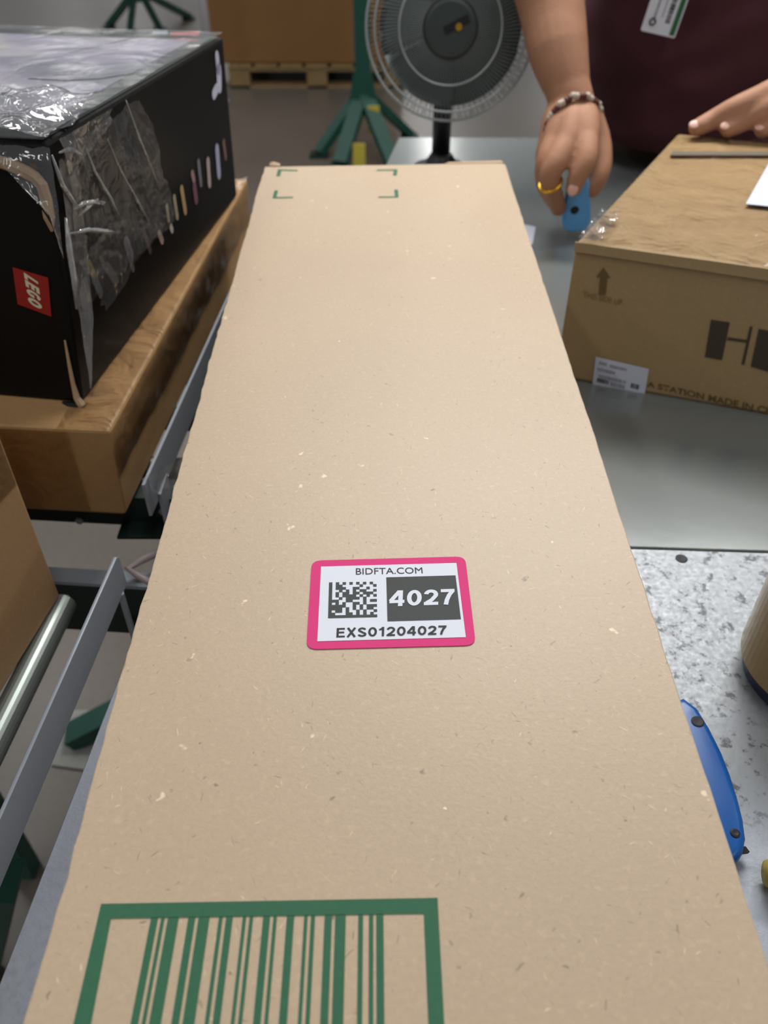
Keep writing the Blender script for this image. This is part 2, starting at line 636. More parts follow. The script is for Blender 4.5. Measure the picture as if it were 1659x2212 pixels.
M['film_glint'] = film('tape_glint', (0.98, 0.96, 0.93), 0.07, 0.0, 26, 0.6, haze=0.0, ior=1.40)
M['film2'] = film('shrink_film_top', (0.96, 0.96, 0.96), 0.16, 0.05, 22, 0.3, haze=0.06)
M['strap'] = plain('pink_strap', (176, 160, 164), 0.4)
M['lego_red'] = plain('logo_red', (150, 26, 22), 0.4, var=0.05)
M['cream'] = plain('logo_cream', (214, 204, 178), 0.4, var=0.04)
M['pad'] = plain('rubber_pad', (150, 150, 146), 0.7)


def floor_mat():
    m, nt, b = new_mat('concrete')
    L = nt.links.new
    tc = N(nt, 'ShaderNodeTexCoord')
    n1 = N(nt, 'ShaderNodeTexNoise'); n1.inputs['Scale'].default_value = 1.1; n1.inputs['Detail'].default_value = 5
    n2 = N(nt, 'ShaderNodeTexNoise'); n2.inputs['Scale'].default_value = 60; n2.inputs['Detail'].default_value = 3
    L(tc.outputs['Object'], n1.inputs['Vector']); L(tc.outputs['Object'], n2.inputs['Vector'])
    mx = N(nt, 'ShaderNodeMixRGB'); mx.inputs[1].default_value = lin((92, 85, 78)); mx.inputs[2].default_value = lin((122, 114, 106))
    L(n1.outputs['Fac'], mx.inputs[0])
    m2 = N(nt, 'ShaderNodeMixRGB', blend_type='MULTIPLY'); m2.inputs[0].default_value = 0.25
    L(mx.outputs[0], m2.inputs[1]); L(n2.outputs['Fac'], m2.inputs[2])
    L(m2.outputs[0], b.inputs['Base Color'])
    b.inputs['Roughness'].default_value = 0.28
    b.inputs['Specular IOR Level'].default_value = 0.4
    return m


def art_mat():
    """generic pale cloudy print for the toy box lid"""
    m, nt, b = new_mat('lid_print')
    L = nt.links.new
    tc = N(nt, 'ShaderNodeTexCoord')
    n1 = N(nt, 'ShaderNodeTexNoise'); n1.inputs['Scale'].default_value = 7; n1.inputs['Detail'].default_value = 5; n1.inputs['Distortion'].default_value = 1.2
    L(tc.outputs['Object'], n1.inputs['Vector'])
    cr = N(nt, 'ShaderNodeValToRGB')
    e = cr.color_ramp.elements
    e[0].position = 0.32; e[0].color = lin((150, 154, 166))
    e[1].position = 0.72; e[1].color = lin((232, 232, 226))
    k = cr.color_ramp.elements.new(0.5); k.color = lin((208, 202, 222))
    L(n1.outputs['Fac'], cr.inputs[0]); L(cr.outputs[0], b.inputs['Base Color'])
    b.inputs['Roughness'].default_value = 0.3
    return m


M['floor'] = floor_mat()
M['art'] = art_mat()
M['lid_grey'] = plain('lid_border', (86, 92, 88), 0.3, var=0.15)
Z = Vector((0, 0, 1))

# ------------------------------------------------------------------ floor
bm = bmesh.new()
flat([(-14, -4, 0), (14, -4, 0), (14, 24, 0), (-14, 24, 0)], Z, 0, bm)
tag(obj('floor', bm, M['floor']), 'grey concrete hall floor', None, None, 'structure')

# ------------------------------------------------------------------ packing table
TZ = 0.89
TH = CAMZ - TZ
e0 = PH(0, 2120, TH); e1 = PH(262, 1450, TH)
ed = (e1 - e0).normalized()
seamL = PH(1365, 1183, TH); seamR = PH(1659, 1192, TH)
sd = (seamR - seamL).normalized()


def on_seam(x, back=0.0):
    p = seamL + sd * ((x - seamL.x) / sd.x)
    return Vector((p.x, p.y + back, TZ))


XR = 1.05
def left_edge(y):
    return e0.x + ed.x / ed.y * (y - e0.y)


table = empty('packing_table', (0.4, 0.8, 0), 'grey steel packing table with mottled near panel under the long carton', 'table')
ys = on_seam(left_edge(0.5)).y
g0 = on_seam(XR, -0.0012); g1 = on_seam(left_edge(ys), -0.0012)
bm = bmesh.new()
prism([Vector((left_edge(-0.10), -0.10, TZ)), Vector((XR, -0.10, TZ)), g0, g1], (0, 0, -0.025), bm)
obj('near_panel', bevel(bm, 0.0008, 1), M['galv'], table)
FARY = PH(1000, 297, TH).y
g0 = on_seam(XR, 0.0012); g1 = on_seam(left_edge(ys) + 0.03, 0.0012)
farL = PH(862, 297, TH)
bm = bmesh.new()
prism([g1, g0, Vector((XR, FARY, TZ)), Vector((farL.x, FARY, TZ))], (0, 0, -0.025), bm)
obj('far_panel', bevel(bm, 0.0008, 1), M['steel'], table)
scr = PH(1472, 1207, TH)
obj('screw_hole', lathe(scr, Z, [(0.0052, -0.001), (0.0052, 0.0004), (0.004, 0.0006), (0.0, 0.0002)], 20), M['hole'], table)
for lx, ly in ((0.05, 0.25), (0.95, 0.25), (0.12, 1.45), (0.95, 1.45)):
    obj('leg', box((lx, ly, (TZ - 0.025) / 2), (0.05, 0.05, TZ - 0.025)), M['green'], table)

# ------------------------------------------------------------------ the long carton with the pink label
HB = 0.36
BZ = CAMZ - HB
TL, TR_ = PH(571, 360, HB), PH(1090, 352, HB)
BLp, BRp = PH(50, 2212, HB), PH(1653.5, 2061, HB)
dl = (TL - BLp).normalized(); dr = (TR_ - BRp).normalized()
NEARY = 0.015
L0 = TL - dl * ((TL.y - NEARY) / dl.y)
R0 = TR_ - dr * ((TR_.y - NEARY) / dr.y)
carton = empty('long_carton', ((L0.x + TR_.x) / 2, 0.55, TZ), 'long pale kraft carton with pink label and green printed barcode', 'box')
top = []
nseg = 150
for i in range(nseg + 1):
    t = i / nseg
    p = R0.lerp(TR_, t)
    top.append(p + Vector((0.0007 * noise.noise(Vector((p.y * 60, 1, 0))) + 0.0008 * noise.noise(Vector((p.y * 9, 5, 0))), 0, 0)))
c1 = top.pop()
top += [c1 + Vector((-0.001, -0.004, 0)), c1 + Vector((-0.004, -0.001, 0))]
for i in range(1, 24):
    p = TR_.lerp(TL, i / 24)
    top.append(p + Vector((0, 0.0007 * noise.noise(Vector((p.x * 60, 3, 0))), 0)))
for i in range(nseg + 1):
    p = TL.lerp(L0, i / nseg)
    w = 0.0011 * noise.noise(Vector((p.y * 75, 2, 0))) + 0.0008 * noise.noise(Vector((p.y * 11, 8, 0)))
    w += 0.0008 * math.sin(p.y * 2 * math.pi / 0.0072) * (0.5 + 0.5 * noise.noise(Vector((p.y * 8, 0, 4))))
    top.append(p + Vector((w, 0, 0)))
bm = bmesh.new()
hexa(bm, [Vector((p.x, p.y, TZ)) for p in top], top)
edges = [e for e in bm.edges if all(abs(v.co.z - BZ) < 1e-5 for v in e.verts)]
bmesh.ops.recalc_face_normals(bm, faces=bm.faces)
bmesh.ops.bevel(bm, geom=edges, offset=0.0009, segments=2, profile=0.5, affect='EDGES')
obj('body', bm, M['main'], carton)
# folded far end flaps, a little proud at the corners
fl = PH(592, 356, HB)
bm = prism([PH(583, 358.5, HB - 0.001), PH(606, 358.5, HB - 0.001), PH(604, 353, HB - 0.001), PH(590, 349, HB - 0.004), PH(582, 353, HB - 0.003)], (0, 0, -0.006))
obj('flap_corner', bm, M['edge'], carton)
bm = prism([PH(960, 353.4, HB - 0.0006), PH(1088, 351, HB - 0.0006), PH(1082, 346.5, HB - 0.0015), PH(970, 350, HB - 0.0008)], (0, 0, -0.005))
obj('end_flap', bm, M['edge'], carton)


def on_top(u, v):
    return PH(u, v, HB)


def zq(pts):
    return [on_top(640 + x * 0.25317, 1180 + y * 0.25304) for x, y in pts]


# pink label
def rounded(q, r, k=6):
    pts = []
    for i in range(4):
        p, a, b = q[i], q[i - 1], q[(i + 1) % 4]
        A = p + (a - p).normalized() * r
        B = p + (b - p).normalized() * r
        for j in range(k + 1):
            t = j / k
            pts.append(A * (1 - t) ** 2 + p * 2 * t * (1 - t) + B * t ** 2)
    return pts


lq = zq([(132, 128), (1440, 92), (1532, 850), (86, 886)])
bm = prism([p + Z * 0.0006 for p in rounded(lq, 0.0062)], (0, 0, -0.0005))
label = obj('sticker', bm, M['pink'], carton)
label['label'] = 'pink bordered white inventory sticker'
wq = zq([(212, 181), (1366, 150), (1446, 784), (180, 819)])
obj('white_panel', flat(wq, Z, 0.0008), M['white'], label)
obj('number_panel', flat(zq([(768, 275), (1358, 258), (1404, 632), (778, 650)]), Z, 0.0010), M['ink'], label)
stroke_text('number_text', '4027', zq([(800, 391), (1352, 376), (1356, 508), (792, 525)]), Z, 0.0012, M['white'], label, 0.20, 0.10)
text_print('website_text', 'BIDFTA.COM', zq([(509, 197), (1073, 189), (1079, 240), (509, 252)]), Z, 0.0010, M['inkblk'], label, 0.0)
stroke_text('serial_text', 'EXS01204027', zq([(346, 708), (1283, 687), (1282, 762), (342, 788)]), Z, 0.0010, M['inkblk'], label, 0.175, 0.12)
DM = ["10101010101010", "10110000010001", "10111001100100", "10010101011001", "10101101101110", "10101111010101", "10010111101000",
      "11100110001011", "10101001101000", "11111001010111", "11110101010110", "10110100101001", "11000110101010", "11111111111111"]
dq = [on_top(704 + x * 0.06992, 1252 + y * 0.0699) for x, y in ((100, 122), (1562, 97), (1588, 1192), (68, 1226))]
bm = bmesh.new()
for j, row in enumerate(DM):
    i = 0
    while i < 14:
        if row[i] == '1':
            k = i
            while k < 14 and row[k] == '1': k += 1
            quadprint(dq, i / 14, j / 14 - 0.0005, k / 14, (j + 1) / 14 + 0.0005, Z, 0.0010, bm)
            i = k
        else:
            i += 1
obj('code_grid', bm, M['ink'], label)

# large green barcode at the near end
def toward(p, q, y):
    d = q - p
    return p + d * ((y - p.y) / d.y)


FB = 0.028
oTL, oTR = on_top(218.8, 1953), on_top(945, 1940)
oBL, oBR = toward(oTL, on_top(159, 2212), FB), toward(oTR, on_top(959.5, 2212), FB)
iTL, iTR = on_top(240, 1985), on_top(915.5, 1974.5)
iBL, iBR = toward(iTL, on_top(197, 2212), FB + 0.008), toward(iTR, on_top(925.5, 2212), FB + 0.008)
bm = bmesh.new()
vo = [bm.verts.new(p + Z * 0.0003) for p in (oTL, oTR, oBR, oBL)]
vi = [bm.verts.new(p + Z * 0.0003) for p in (iTL, iTR, iBR, iBL)]
for i in range(4):
    bm.faces.new((vo[i], vo[(i + 1) % 4], vi[(i + 1) % 4], vi[i]))
bc = obj('barcode_frame', bm, M['green_ink'], carton)
gaps = [(342, 348.8), (356.4, 363.3), (386.8, 407.4), (422.6, 429.5), (453.3, 473.6), (481.7, 488.9), (503.4, 525.1), (532.3, 539.6),
        (547.3, 569), (583.9, 591.1), (598.5, 620), (635.9, 657.6), (664.9, 672.1), (680.8, 701.6), (717.3, 724.5), (747.1, 774.3),
        (784.2, 797.2), (806.3, 812.8)]
xs = [326.8] + [x for g in gaps for x in g] + [828.1]
VPX, VPY = 806.0, -480.0
for a, b in zip(xs[0::2], xs[1::2]):
    ya = 1985 - (a - 240) / 675 * 10.5; yb = 1985 - (b - 240) / 675 * 10.5
    pa, pb = on_top(a, ya - 1), on_top(b, yb - 1)
    # lines run along the carton
    def down(u, v): return toward(on_top(u, v), on_top(u + (u - VPX) * 0.1, v + (v - VPY) * 0.1), FB + 0.008)
    obj('bar', flat([pa, pb, down(b, yb), down(a, ya)], Z, 0.0003), M['green_ink'], bc)

# four green corner marks at the far end
for (cu, cv), (hu, hv), (vu, vv) in (((600, 366), (643, 367.5), (597, 381)), ((858.5, 366), (814, 366.8), (857, 379.5)),
                                     ((589, 429), (633, 428), (593, 412)), ((861, 427), (817, 427.5), (859.5, 410))):
    sgn = 1 if hu > cu else -1
    vs_ = 1 if vv > cv else -1
    bm = bmesh.new()
    flat([on_top(cu, cv), on_top(hu, hv), on_top(hu, hv + 2.6 * vs_), on_top(cu, cv + 2.6 * vs_)], Z, 0.0003, bm)
    flat([on_top(cu, cv + 2.6 * vs_), on_top(cu + 8 * sgn, cv + 2.6 * vs_), on_top(vu + 8 * sgn, vv), on_top(vu, vv)], Z, 0.0003, bm)
    obj('corner_mark', bm, M['green_ink'], carton)

# ------------------------------------------------------------------ flat tan carton on the conveyor
YAW = math.radians(4.6)
cdir = Vector((math.sin(YAW), math.cos(YAW), 0))
cleft = Vector((-math.cos(YAW), math.sin(YAW), 0))
CVH = 0.510                        # conveyor bed level below the camera
tb = PH(272, 1113, CVH)
hT = 0.093
tb.z = CAMZ - CVH
tf = tb + cdir * 0.60
TW = 0.52
base = [tb, tf, tf + cleft * TW, tb + cleft * TW]
lean = Vector((0.004, 0.003, hT))
topq = [base[0] + lean, base[1] + Vector((0.0, 0, hT)), base[2] + Vector((0, 0, hT)), base[3] + Vector((0, 0.003, hT))]
flatbox = empty('flat_carton', (tb + cleft * 0.2 + cdir * 0.3), 'flat tan taped carton lying under the black toy box', 'box')
bm = hexa(bmesh.new(), base, topq)
obj('body', bevel(bm, 0.003, 2), M['tan'], flatbox)
nr = -cleft
# clear tape along the right edge, folded over it
sd_ = [topq[0], topq[1]]
q = [topq[0] + cleft * 0.045, topq[1] + cleft * 0.045, topq[1] + cleft * -0.001, topq[0] + cleft * -0.001]
bm = sheet([q[0], q[1], q[2], q[3]], 60, 6, 0.0022, 40, 0.0012, Z, 3.0)
obj('edge_tape', bm, M['film_glint'], flatbox, smooth=True, recalc=False)
q = [topq[0] + nr * 0.0, topq[1] + nr * 0.0, base[1] + Z * 0.045, base[0] + Z * 0.045]
bm = sheet(q, 60, 10, 0.003, 35, 0.0018, nr, 5.0)
obj('side_tape', bm, M['cleartape'], flatbox, smooth=True, recalc=False)
fn = -cdir
for a0, a1 in ((0.07, 0.19), (0.36, 0.48)):
    def onf(a, z): return base[0].lerp(base[3], a).lerp(topq[0].lerp(topq[3], a), z)
    q = [onf(a1, 1.0), onf(a0, 1.0), onf(a0 - 0.01, 0.0), onf(a1 - 0.01, 0.0)]
    obj('front_tape', sheet(q, 6, 10, 0.0006, 40, 0.0008, fn, a0), M['cleartape'], flatbox, smooth=True, recalc=False)

# ------------------------------------------------------------------ black toy box in shrink film
HT = CVH - hT
bn = PH(178, 872, HT); bf = PH(513, 424, HT)
tn = Vector((-0.2585, 0.6636, 1.1911)); tfr = PH(482, 80, 0.2310)
ax = (bf - bn).normalized()
lf = Vector((-ax.y, ax.x, 0))
TBW = 0.40
bn.z = bf.z = CAMZ - HT + 0.0005
bl, bfl = bn + lf * TBW, bf + lf * TBW
tl, tfl = tn + lf * TBW + Vector((0, 0, -0.002)), tfr + lf * TBW
toy = empty('toy_box', bn.lerp(bfl, 0.5), 'black toy box with red logo wrapped in crumpled clear film', 'box')
bm = hexa(bmesh.new(), [bn, bf, bfl, bl], [tn, tfr, tfl, tl])
obj('body', bevel(bm, 0.0035, 2), M['black_card'], toy)
# lid print
tq = [tl, tfl, tfr, tn]          # near left, far left, far right, near right
tnorm = (tfr - tn).cross(tl - tn).normalized()
if tnorm.z < 0: tnorm = -tnorm


def ontop(a, b):                 # a across from right to left, b from near to far
    return tn.lerp(tl, a).lerp(tfr.lerp(tfl, a), b)


obj('lid_border', flat([ontop(.01, .01), ontop(.99, .01), ontop(.99, .99), ontop(.01, .99)], tnorm, 0.0006), M['lid_grey'], toy)
obj('lid_print', flat([ontop(.07, .13), ontop(.97, .13), ontop(.97, .93), ontop(.07, .93)], tnorm, 0.0010), M['art'], toy)
pr = [PL(u, v, tfr + tnorm * 0.0012, tnorm) for u, v in ((367, 70), (432, 67), (425, 88), (372, 84))]
obj('red_print', flat(pr, tnorm, 0.0), plain('faded_red', (190, 92, 86), 0.4), toy)
pr = [PL(u, v, tfr + tnorm * 0.0014, tnorm) for u, v in ((330, 66), (362, 66), (362, 78), (332, 79))]
obj('pale_print', flat(pr, tnorm, 0.0), M['grey_ink'], toy)
# right side plane
sn = (bf - bn).cross(tfr - bn).normalized()
if sn.x < 0: sn = -sn


def onside(u, v, lift=0.0):
    return PL(u, v, bn + sn * lift, sn)


def capsule(p1, p2, w, n, k=5):
    d = (p2 - p1).normalized(); s = d.cross(n).normalized()
    pts = []
    for i in range(k + 1):
        t = math.pi * i / k
        pts.append(p1 + s * (w / 2 * math.cos(t)) - d * (w / 2 * math.sin(t)))
    for i in range(k + 1):
        t = math.pi * i / k
        pts.append(p2 - s * (w / 2 * math.cos(t)) + d * (w / 2 * math.sin(t)))
    return pts


def zz(x, y): return 180 + x * 0.205, 300 + y * 0.205


figs = [(60, 1320, 110, 1430, 80, (168, 158, 112)), (115, 1460, 180, 1620, 90, (112, 118, 124)), (185, 1260, 230, 1340, 50, (132, 126, 112)),
        (250, 1350, 340, 1480, 90, (112, 112, 110)), (455, 1090, 500, 1220, 95, (152, 146, 158)), (485, 1250, 525, 1370, 50, (112, 106, 116)),
        (640, 970, 705, 1180, 50, (96, 76, 70)), (800, 1000, 830, 1070, 55, (184, 162, 152)), (880, 710, 900, 850, 40, (142, 132, 112)),
        (925, 930, 935, 960, 45, (184, 172, 160)), (960, 620, 990, 820, 45, (152, 142, 120)), (1038, 530, 1075, 760, 52, (172, 140, 100)),
        (1150, 370, 1165, 430, 48, (152, 116, 122)), (1172, 510, 1190, 640, 60, (112, 72, 88)), (1215, 250, 1240, 470, 45, (112, 106, 116)),
        (1315, 240, 1330, 470, 52, (172, 156, 152)), (1410, 110, 1430, 370, 60, (160, 160, 182)), (1480, 40, 1500, 190, 40, (112, 82, 76)),
        (20, 1500, 60, 1680, 70, (136, 130, 116))]
for i, (x1, y1, x2, y2, w, c) in enumerate(figs):
    p1, p2 = onside(*zz(x1, y1), 0.0008), onside(*zz(x2, y2), 0.0008)
    wm = (onside(*zz(x1 - w / 2, y1)) - onside(*zz(x1 + w / 2, y1))).length * 0.62
    obj('side_print', flat(capsule(p1, p2, wm, sn), sn, 0.0), plain('side_print_%d' % i, c, 0.5), toy)
for (u1, v1, u2, v2, w) in ((469, 122, 472, 150, 0.013), (473, 152, 474, 185, 0.017), (468, 192, 462, 204, 0.012)):
    p1, p2 = onside(u1, v1, 0.0008), onside(u2, v2, 0.0008)
    obj('side_print', flat(capsule(p1, p2, w, sn), sn, 0.0), plain('side_print_pale', (176, 178, 196), 0.5), toy)
# front plane with the red logo
fnn = (bl - bn).cross(tn - bn).normalized()
if fnn.y > 0: fnn = -fnn


def onfront(u, v, lift=0.0):
    return PL(u, v, bn + fnn * lift, fnn)


lg = obj('logo_square', flat([onfront(u, v, 0.0008) for u, v in ((27, 577), (104, 600), (111, 684), (38, 657))], fnn, 0), M['lego_red'], toy)
stroke_text('logo_text', 'LEGO', [onfront(u, v, 0.0012) for u, v in ((82, 609), (92, 671), (62, 655), (51, 588))], fnn, 0, M['cream'], lg, 0.24, 0.06)
# torn board edge round the near corner
path = [onfront(u, v, 0.004) for u, v in ((-40, 338), (0, 350), (30, 360), (55, 372), (76, 384), (90, 400), (99, 430), (106, 470), (112, 500))]
rr = [0.004 + 0.0025 * abs(noise.noise(p * 60)) for p in path]
rr[-1] = 0.001
obj('torn_edge', tube(path, rr, 7), M['edge'], toy)
path = [onfront(u, v, 0.003) for u, v in ((140, 735), (150, 790), (158, 830), (166, 860), (178, 878))]
obj('torn_edge', tube(path, [0.0008, 0.0016, 0.002, 0.003, 0.004], 7), M['edge'], toy)
obj('torn_edge', tube([onfront(u, v, 0.002) for u, v in ((135, 868), (150, 876), (170, 880), (184, 876))], [0.001, 0.004, 0.005, 0.002], 7), M['black_card'], toy)
# film: over the lid, over the near end of the side, and bunched at the corner
q = [ontop(.0, -.01), ontop(1, -.01), ontop(1, 1), ontop(0, 1)]
obj('lid_film', sheet(q, 70, 70, 0.0045, 9, 0.0025, tnorm, 2.0, crease=0.15, pf=(4, 6)), M['film2'], toy, smooth=True, recalc=False)
q = [onside(99, 305), onside(290, 202), onside(368, 470), onside(150, 690)]
obj('side_film', sheet(q, 80, 80, 0.013, 14, 0.002, sn, 6.0, crease=0.5, pf=(8, 2.5), edge=0.07), M['film'], toy, smooth=True, recalc=False)
q = [onside(140, 560), onside(215, 470), onside(345, 470), onside(200, 690)]
obj('side_film', sheet(q, 50, 40, 0.010, 22, 0.004, sn, 16.0, crease=0.6, pf=(5, 5), edge=0.10), M['film'], toy, smooth=True, recalc=False)
q = [onside(103, 330), onside(150, 345), onside(186, 700), onside(180, 862)]
obj('side_film', sheet(q, 14, 60, 0.006, 22, 0.004, sn, 11.0, crease=0.4, pf=(4, 7), edge=0.05), M['film_hazy'], toy, smooth=True, recalc=False)
q = [ontop(.60, .15), ontop(-.02, .26), onside(112, 326, 0.004), onfront(-60, 330, 0.004)]
obj('corner_film', sheet(q, 70, 36, 0.022, 22, 0.004, (tnorm + fnn * 0.5).normalized(), 4.0, crease=0.6, edge=0.04), M['film_bright'], toy, smooth=True, recalc=False)
q = [onside(100, 312), onside(232, 238), onside(205, 300), onside(118, 400)]
obj('corner_film', sheet(q, 40, 24, 0.014, 40, 0.004, (sn + Z * 0.5).normalized(), 14.0, crease=0.6, edge=0.08), M['film_bright'], toy, smooth=True, recalc=False)
q = [onfront(-60, 300, 0.006), onside(104, 312, 0.006), onside(128, 560, 0.004), onside(98, 460, 0.004)]
obj('corner_film', sheet(q, 30, 30, 0.014, 30, 0.002, (fnn + sn).normalized(), 8.0, crease=0.5, edge=0.05), M['film_bright'], toy, smooth=True, recalc=False)
# doubled-over film folds
M['film_fold'] = film('film_fold', (0.9, 0.9, 0.9), 0.12, 0.10, 60, 0.5, haze=0.32, ior=1.4)
for pts_, r_ in ((((112, 335), (135, 400), (165, 446), (172, 452)), .0020), (((185, 318), (205, 372), (240, 430), (262, 476)), .0014), (((150, 505), (190, 496), (228, 500), (258, 502)), .0024),
                 (((142, 470), (150, 540), (160, 600), (166, 668)), .0026), (((232, 300), (262, 372), (300, 440), (322, 480)), .0013), (((160, 452), (178, 440), (200, 436), (226, 438)), .0022),
                 (((165, 470), (190, 448), (212, 430)), .0016), (((128, 330), (150, 322), (172, 332), (182, 350)), .0020), (((272, 216), (298, 290), (330, 370), (346, 412)), .0010)):
    P_ = [onside(u, v, 0.010) for u, v in pts_]
    obj('film_fold', tube(P_, [r_ * 0.4] + [r_] * (len(P_) - 2) + [r_ * 0.5], 6), M['film_fold'], toy, True)
obj('lid_back_band', flat([ontop(.03, .945), ontop(.99, .945), ontop(.99, .99), ontop(.03, .99)], tnorm, 0.0012), M['black_card'], toy)
# thin dark rules printed across the lid picture
for pa_ in (((0, 165), (90, 135), (180, 108), (270, 88), (325, 72)), ((58, 172), (140, 176), (215, 172), (290, 160)), ((0, 178), (80, 130), (130, 70))):
    P_ = [PL(u, v, tn + tnorm * 0.0014, tnorm) for u, v in pa_]
    bm = bmesh.new()
    for a_, b_ in zip(P_, P_[1:]):
        flat([a_, b_, b_ + Vector((0, 0.006, 0)), a_ + Vector((0, 0.006, 0))], tnorm, 0, bm)
    obj('print_line', bm, M['ink'], toy)

# ------------------------------------------------------------------ roller conveyor on the left
conv = empty('roller_conveyor', (-0.36, 0.3, 0), 'near roller conveyor section with grey side guard and steel rollers', 'conveyor')
RR = 0.0115
RH = 0.552
re = PH(139, 1300, RH)
gz = 0.46


def sheet_bar(p0, p1, h, th, side, cut=0.0):
    """upright side guard: top edge p0-p1 (p1 far), height h, thickness th towards side"""
    s = side * th
    d = (p1 - p0).normalized()
    A = [p0, p1 - d * 0.004, p1 + Vector((0, 0, -0.004)), p1 + d * cut + Vector((0, 0, -h)), p0 + Vector((0, 0, -h))]
    bm = bmesh.new()
    hexa(bm, A, [p + s for p in A])
    return bm


g_far = PH(256, 1196, gz)
g_near = PH(-60, 1906, gz)
obj('side_guard', bevel(sheet_bar(g_near, g_far, 0.034, 0.0028, cleft), 0.0004, 1), M['guard'], conv)
for k in range(4):
    p = re + cleft * (0.075 * k)
    rm = tube([p, p - cdir * 0.0015, p - cdir * 0.62], [RR * 0.86, RR, RR], 24)
    obj('roller', rm, M['roller'], conv, smooth=False)
    for pl in conv.children[-1].data.polygons: pl.use_smooth = len(pl.vertices) == 4
    bx = re + cleft * (0.075 * k)
    obj('axle', tube([bx, bx + cdir * 0.006], 0.004, 10), M['darkmetal'], conv)
# end beam of the near section
bz = CAMZ - 0.56
b_l, b_r = PH(60, 1252, 0.56), PH(345, 1270, 0.56)
bd = (b_r - b_l).normalized()
b_l = b_l - bd * 0.25
bn_ = Vector((-bd.y, bd.x, 0))
bm = prism([b_l, b_r, b_r + bn_ * 0.018, b_l + bn_ * 0.018], (0, 0, -0.004))
obj('beam_flange', bm, M['guard'], conv)
bm = prism([b_l + Z * -0.004, b_r + Z * -0.004, b_r + bn_ * 0.004 + Z * -0.004, b_l + bn_ * 0.004 + Z * -0.004], (0, 0, -0.064))
beam = obj('end_beam', bm, M['dkgreen'], conv)
bp_ = PL(289, 1343, b_r, bn_)
obj('bolt', lathe(bp_, -bn_, [(0.005, 0), (0.005, 0.003), (0.0, 0.004)], 6), M['darkmetal'], beam)
# bracket that carries the guard
gm = g_far - cdir * 0.012 + cleft * 0.0014
obj('bracket', tube([gm + Z * -0.033, Vector((gm.x, gm.y, bz - 0.002)), Vector((gm.x, b_r.y + 0.02, bz - 0.002))], 0.0028, 8), M['guard'], conv)
gm2 = g_near + cdir * 0.01 + cleft * 0.0014
obj('bracket', tube([gm2 + Z * -0.02, gm2 + Z * -0.02 + cleft * 0.12], 0.0028, 8), M['guard'], conv)
n_l = b_l - cdir * 0.63; n_r = b_r - cdir * 0.63
obj('end_beam', prism([n_l, n_r, n_r + bn_ * 0.004, n_l + bn_ * 0.004], (0, 0, -0.07)), M['dkgreen'], conv)
sb = bmesh.new()
p0 = b_r - cdir * 0.63 + cleft * 0.30; p1 = b_r + cleft * 0.30
obj('side_beam', bar(p0 + Z * -0.03, p1 + Z * -0.03, 0.03, 0.06), M['dkgreen'], conv)
# splayed green legs and rubber pads seen through the gap
pq = [PH(u, v, 1.395) for u, v in ((152, 1533), (268, 1536), (196, 1664), (110, 1652))]
obj('foot_pad', prism(pq, (0, 0, -0.0045)), M['pad'], table)
ft_ = PH(330, 1500, 1.30)
obj('splayed_leg', bar(PH(152, 1592, 1.385), ft_, 0.05, 0.03), M['green'], table)
obj('splayed_leg', bar(ft_, (-0.02, 1.02, TZ - 0.026), 0.05, 0.03, (0, 1, 0)), M['green'], table)
obj('leg', bar(PH(14, 1900, 0.95), PH(-30, 2120, 1.398), 0.05, 0.03, (1, 0, 0)), M['green'], conv)

# far conveyor section carrying the two cartons
conf = empty('roller_conveyor', (-0.45, 0.9, 0), 'far conveyor section carrying the flat carton, guard along its right', 'conveyor')
gf0 = PH(312, 1048, gz); gf1 = PH(500, 628, gz) + cdir * 0.02
obj('side_guard', bevel(sheet_bar(gf0 + cdir * 0.0, gf1, 0.036, 0.0028, cleft), 0.0004, 1), M['guard'], conf)
yb = 0.602
k_l, k_r = Vector((-0.62, yb + 0.03, CAMZ - 0.513)), Vector((-0.125, yb - 0.008, CAMZ - 0.513))
kd = (k_r - k_l).normalized(); kn = Vector((-kd.y, kd.x, 0))
eb = obj('end_beam', prism([k_l, k_r, k_r + kn * 0.03, k_l + kn * 0.03], (0, 0, -0.036)), M['dkgreen'], conf)
for u in (172, 352):
    p = PL(u, 1124 if u == 172 else 1104, k_l, kn)
    obj('bolt', lathe(p, -kn, [(0.004, 0), (0.004, 0.002), (0.0, 0.003)], 6), M['guard'], eb)
for s in (0.06, 0.48):
    a = k_l.lerp(k_r, 0.9) + cleft * (s - 0.06)
    obj('side_beam', bar(a + Z * -0.02 + cdir * 0.015, a + cdir * 0.7 + Z * -0.02, 0.03, 0.035), M['dkgreen'], conf)
for k in range(7):
    a = k_l.lerp(k_r, 0.9) + cdir * (0.06 + 0.09 * k) + Z * -0.0135
    obj('roller', tube([a + cleft * 0.0, a + cleft * 0.42], 0.0135, 18), M['roller'], conf, smooth=True)
for t in (0.10, 0.9):
    gm = gf0.lerp(gf1, t)
    obj('bracket', bar(gm + Vector((0, 0, -0.03)), gm + Vector((0, 0, -0.085)), 0.03, 0.003, (1, 0, 0)), M['guard'], conf)
    obj('bracket_foot', bar(gm + Vector((0, 0, -0.085)), gm + Vector((-0.05, 0, -0.085)), 0.03, 0.003), M['dkgreen'], conf)
for s, y in ((-0.03, 0.01), (0.44, 0.03), (-0.03, 0.6)):
    a = k_l.lerp(k_r, 0.9) + cleft * s + cdir * y
    obj('leg', box((a.x, a.y, (a.z - 0.03) / 2), (0.04, 0.03, a.z - 0.03), -YAW), M['green'], conf)
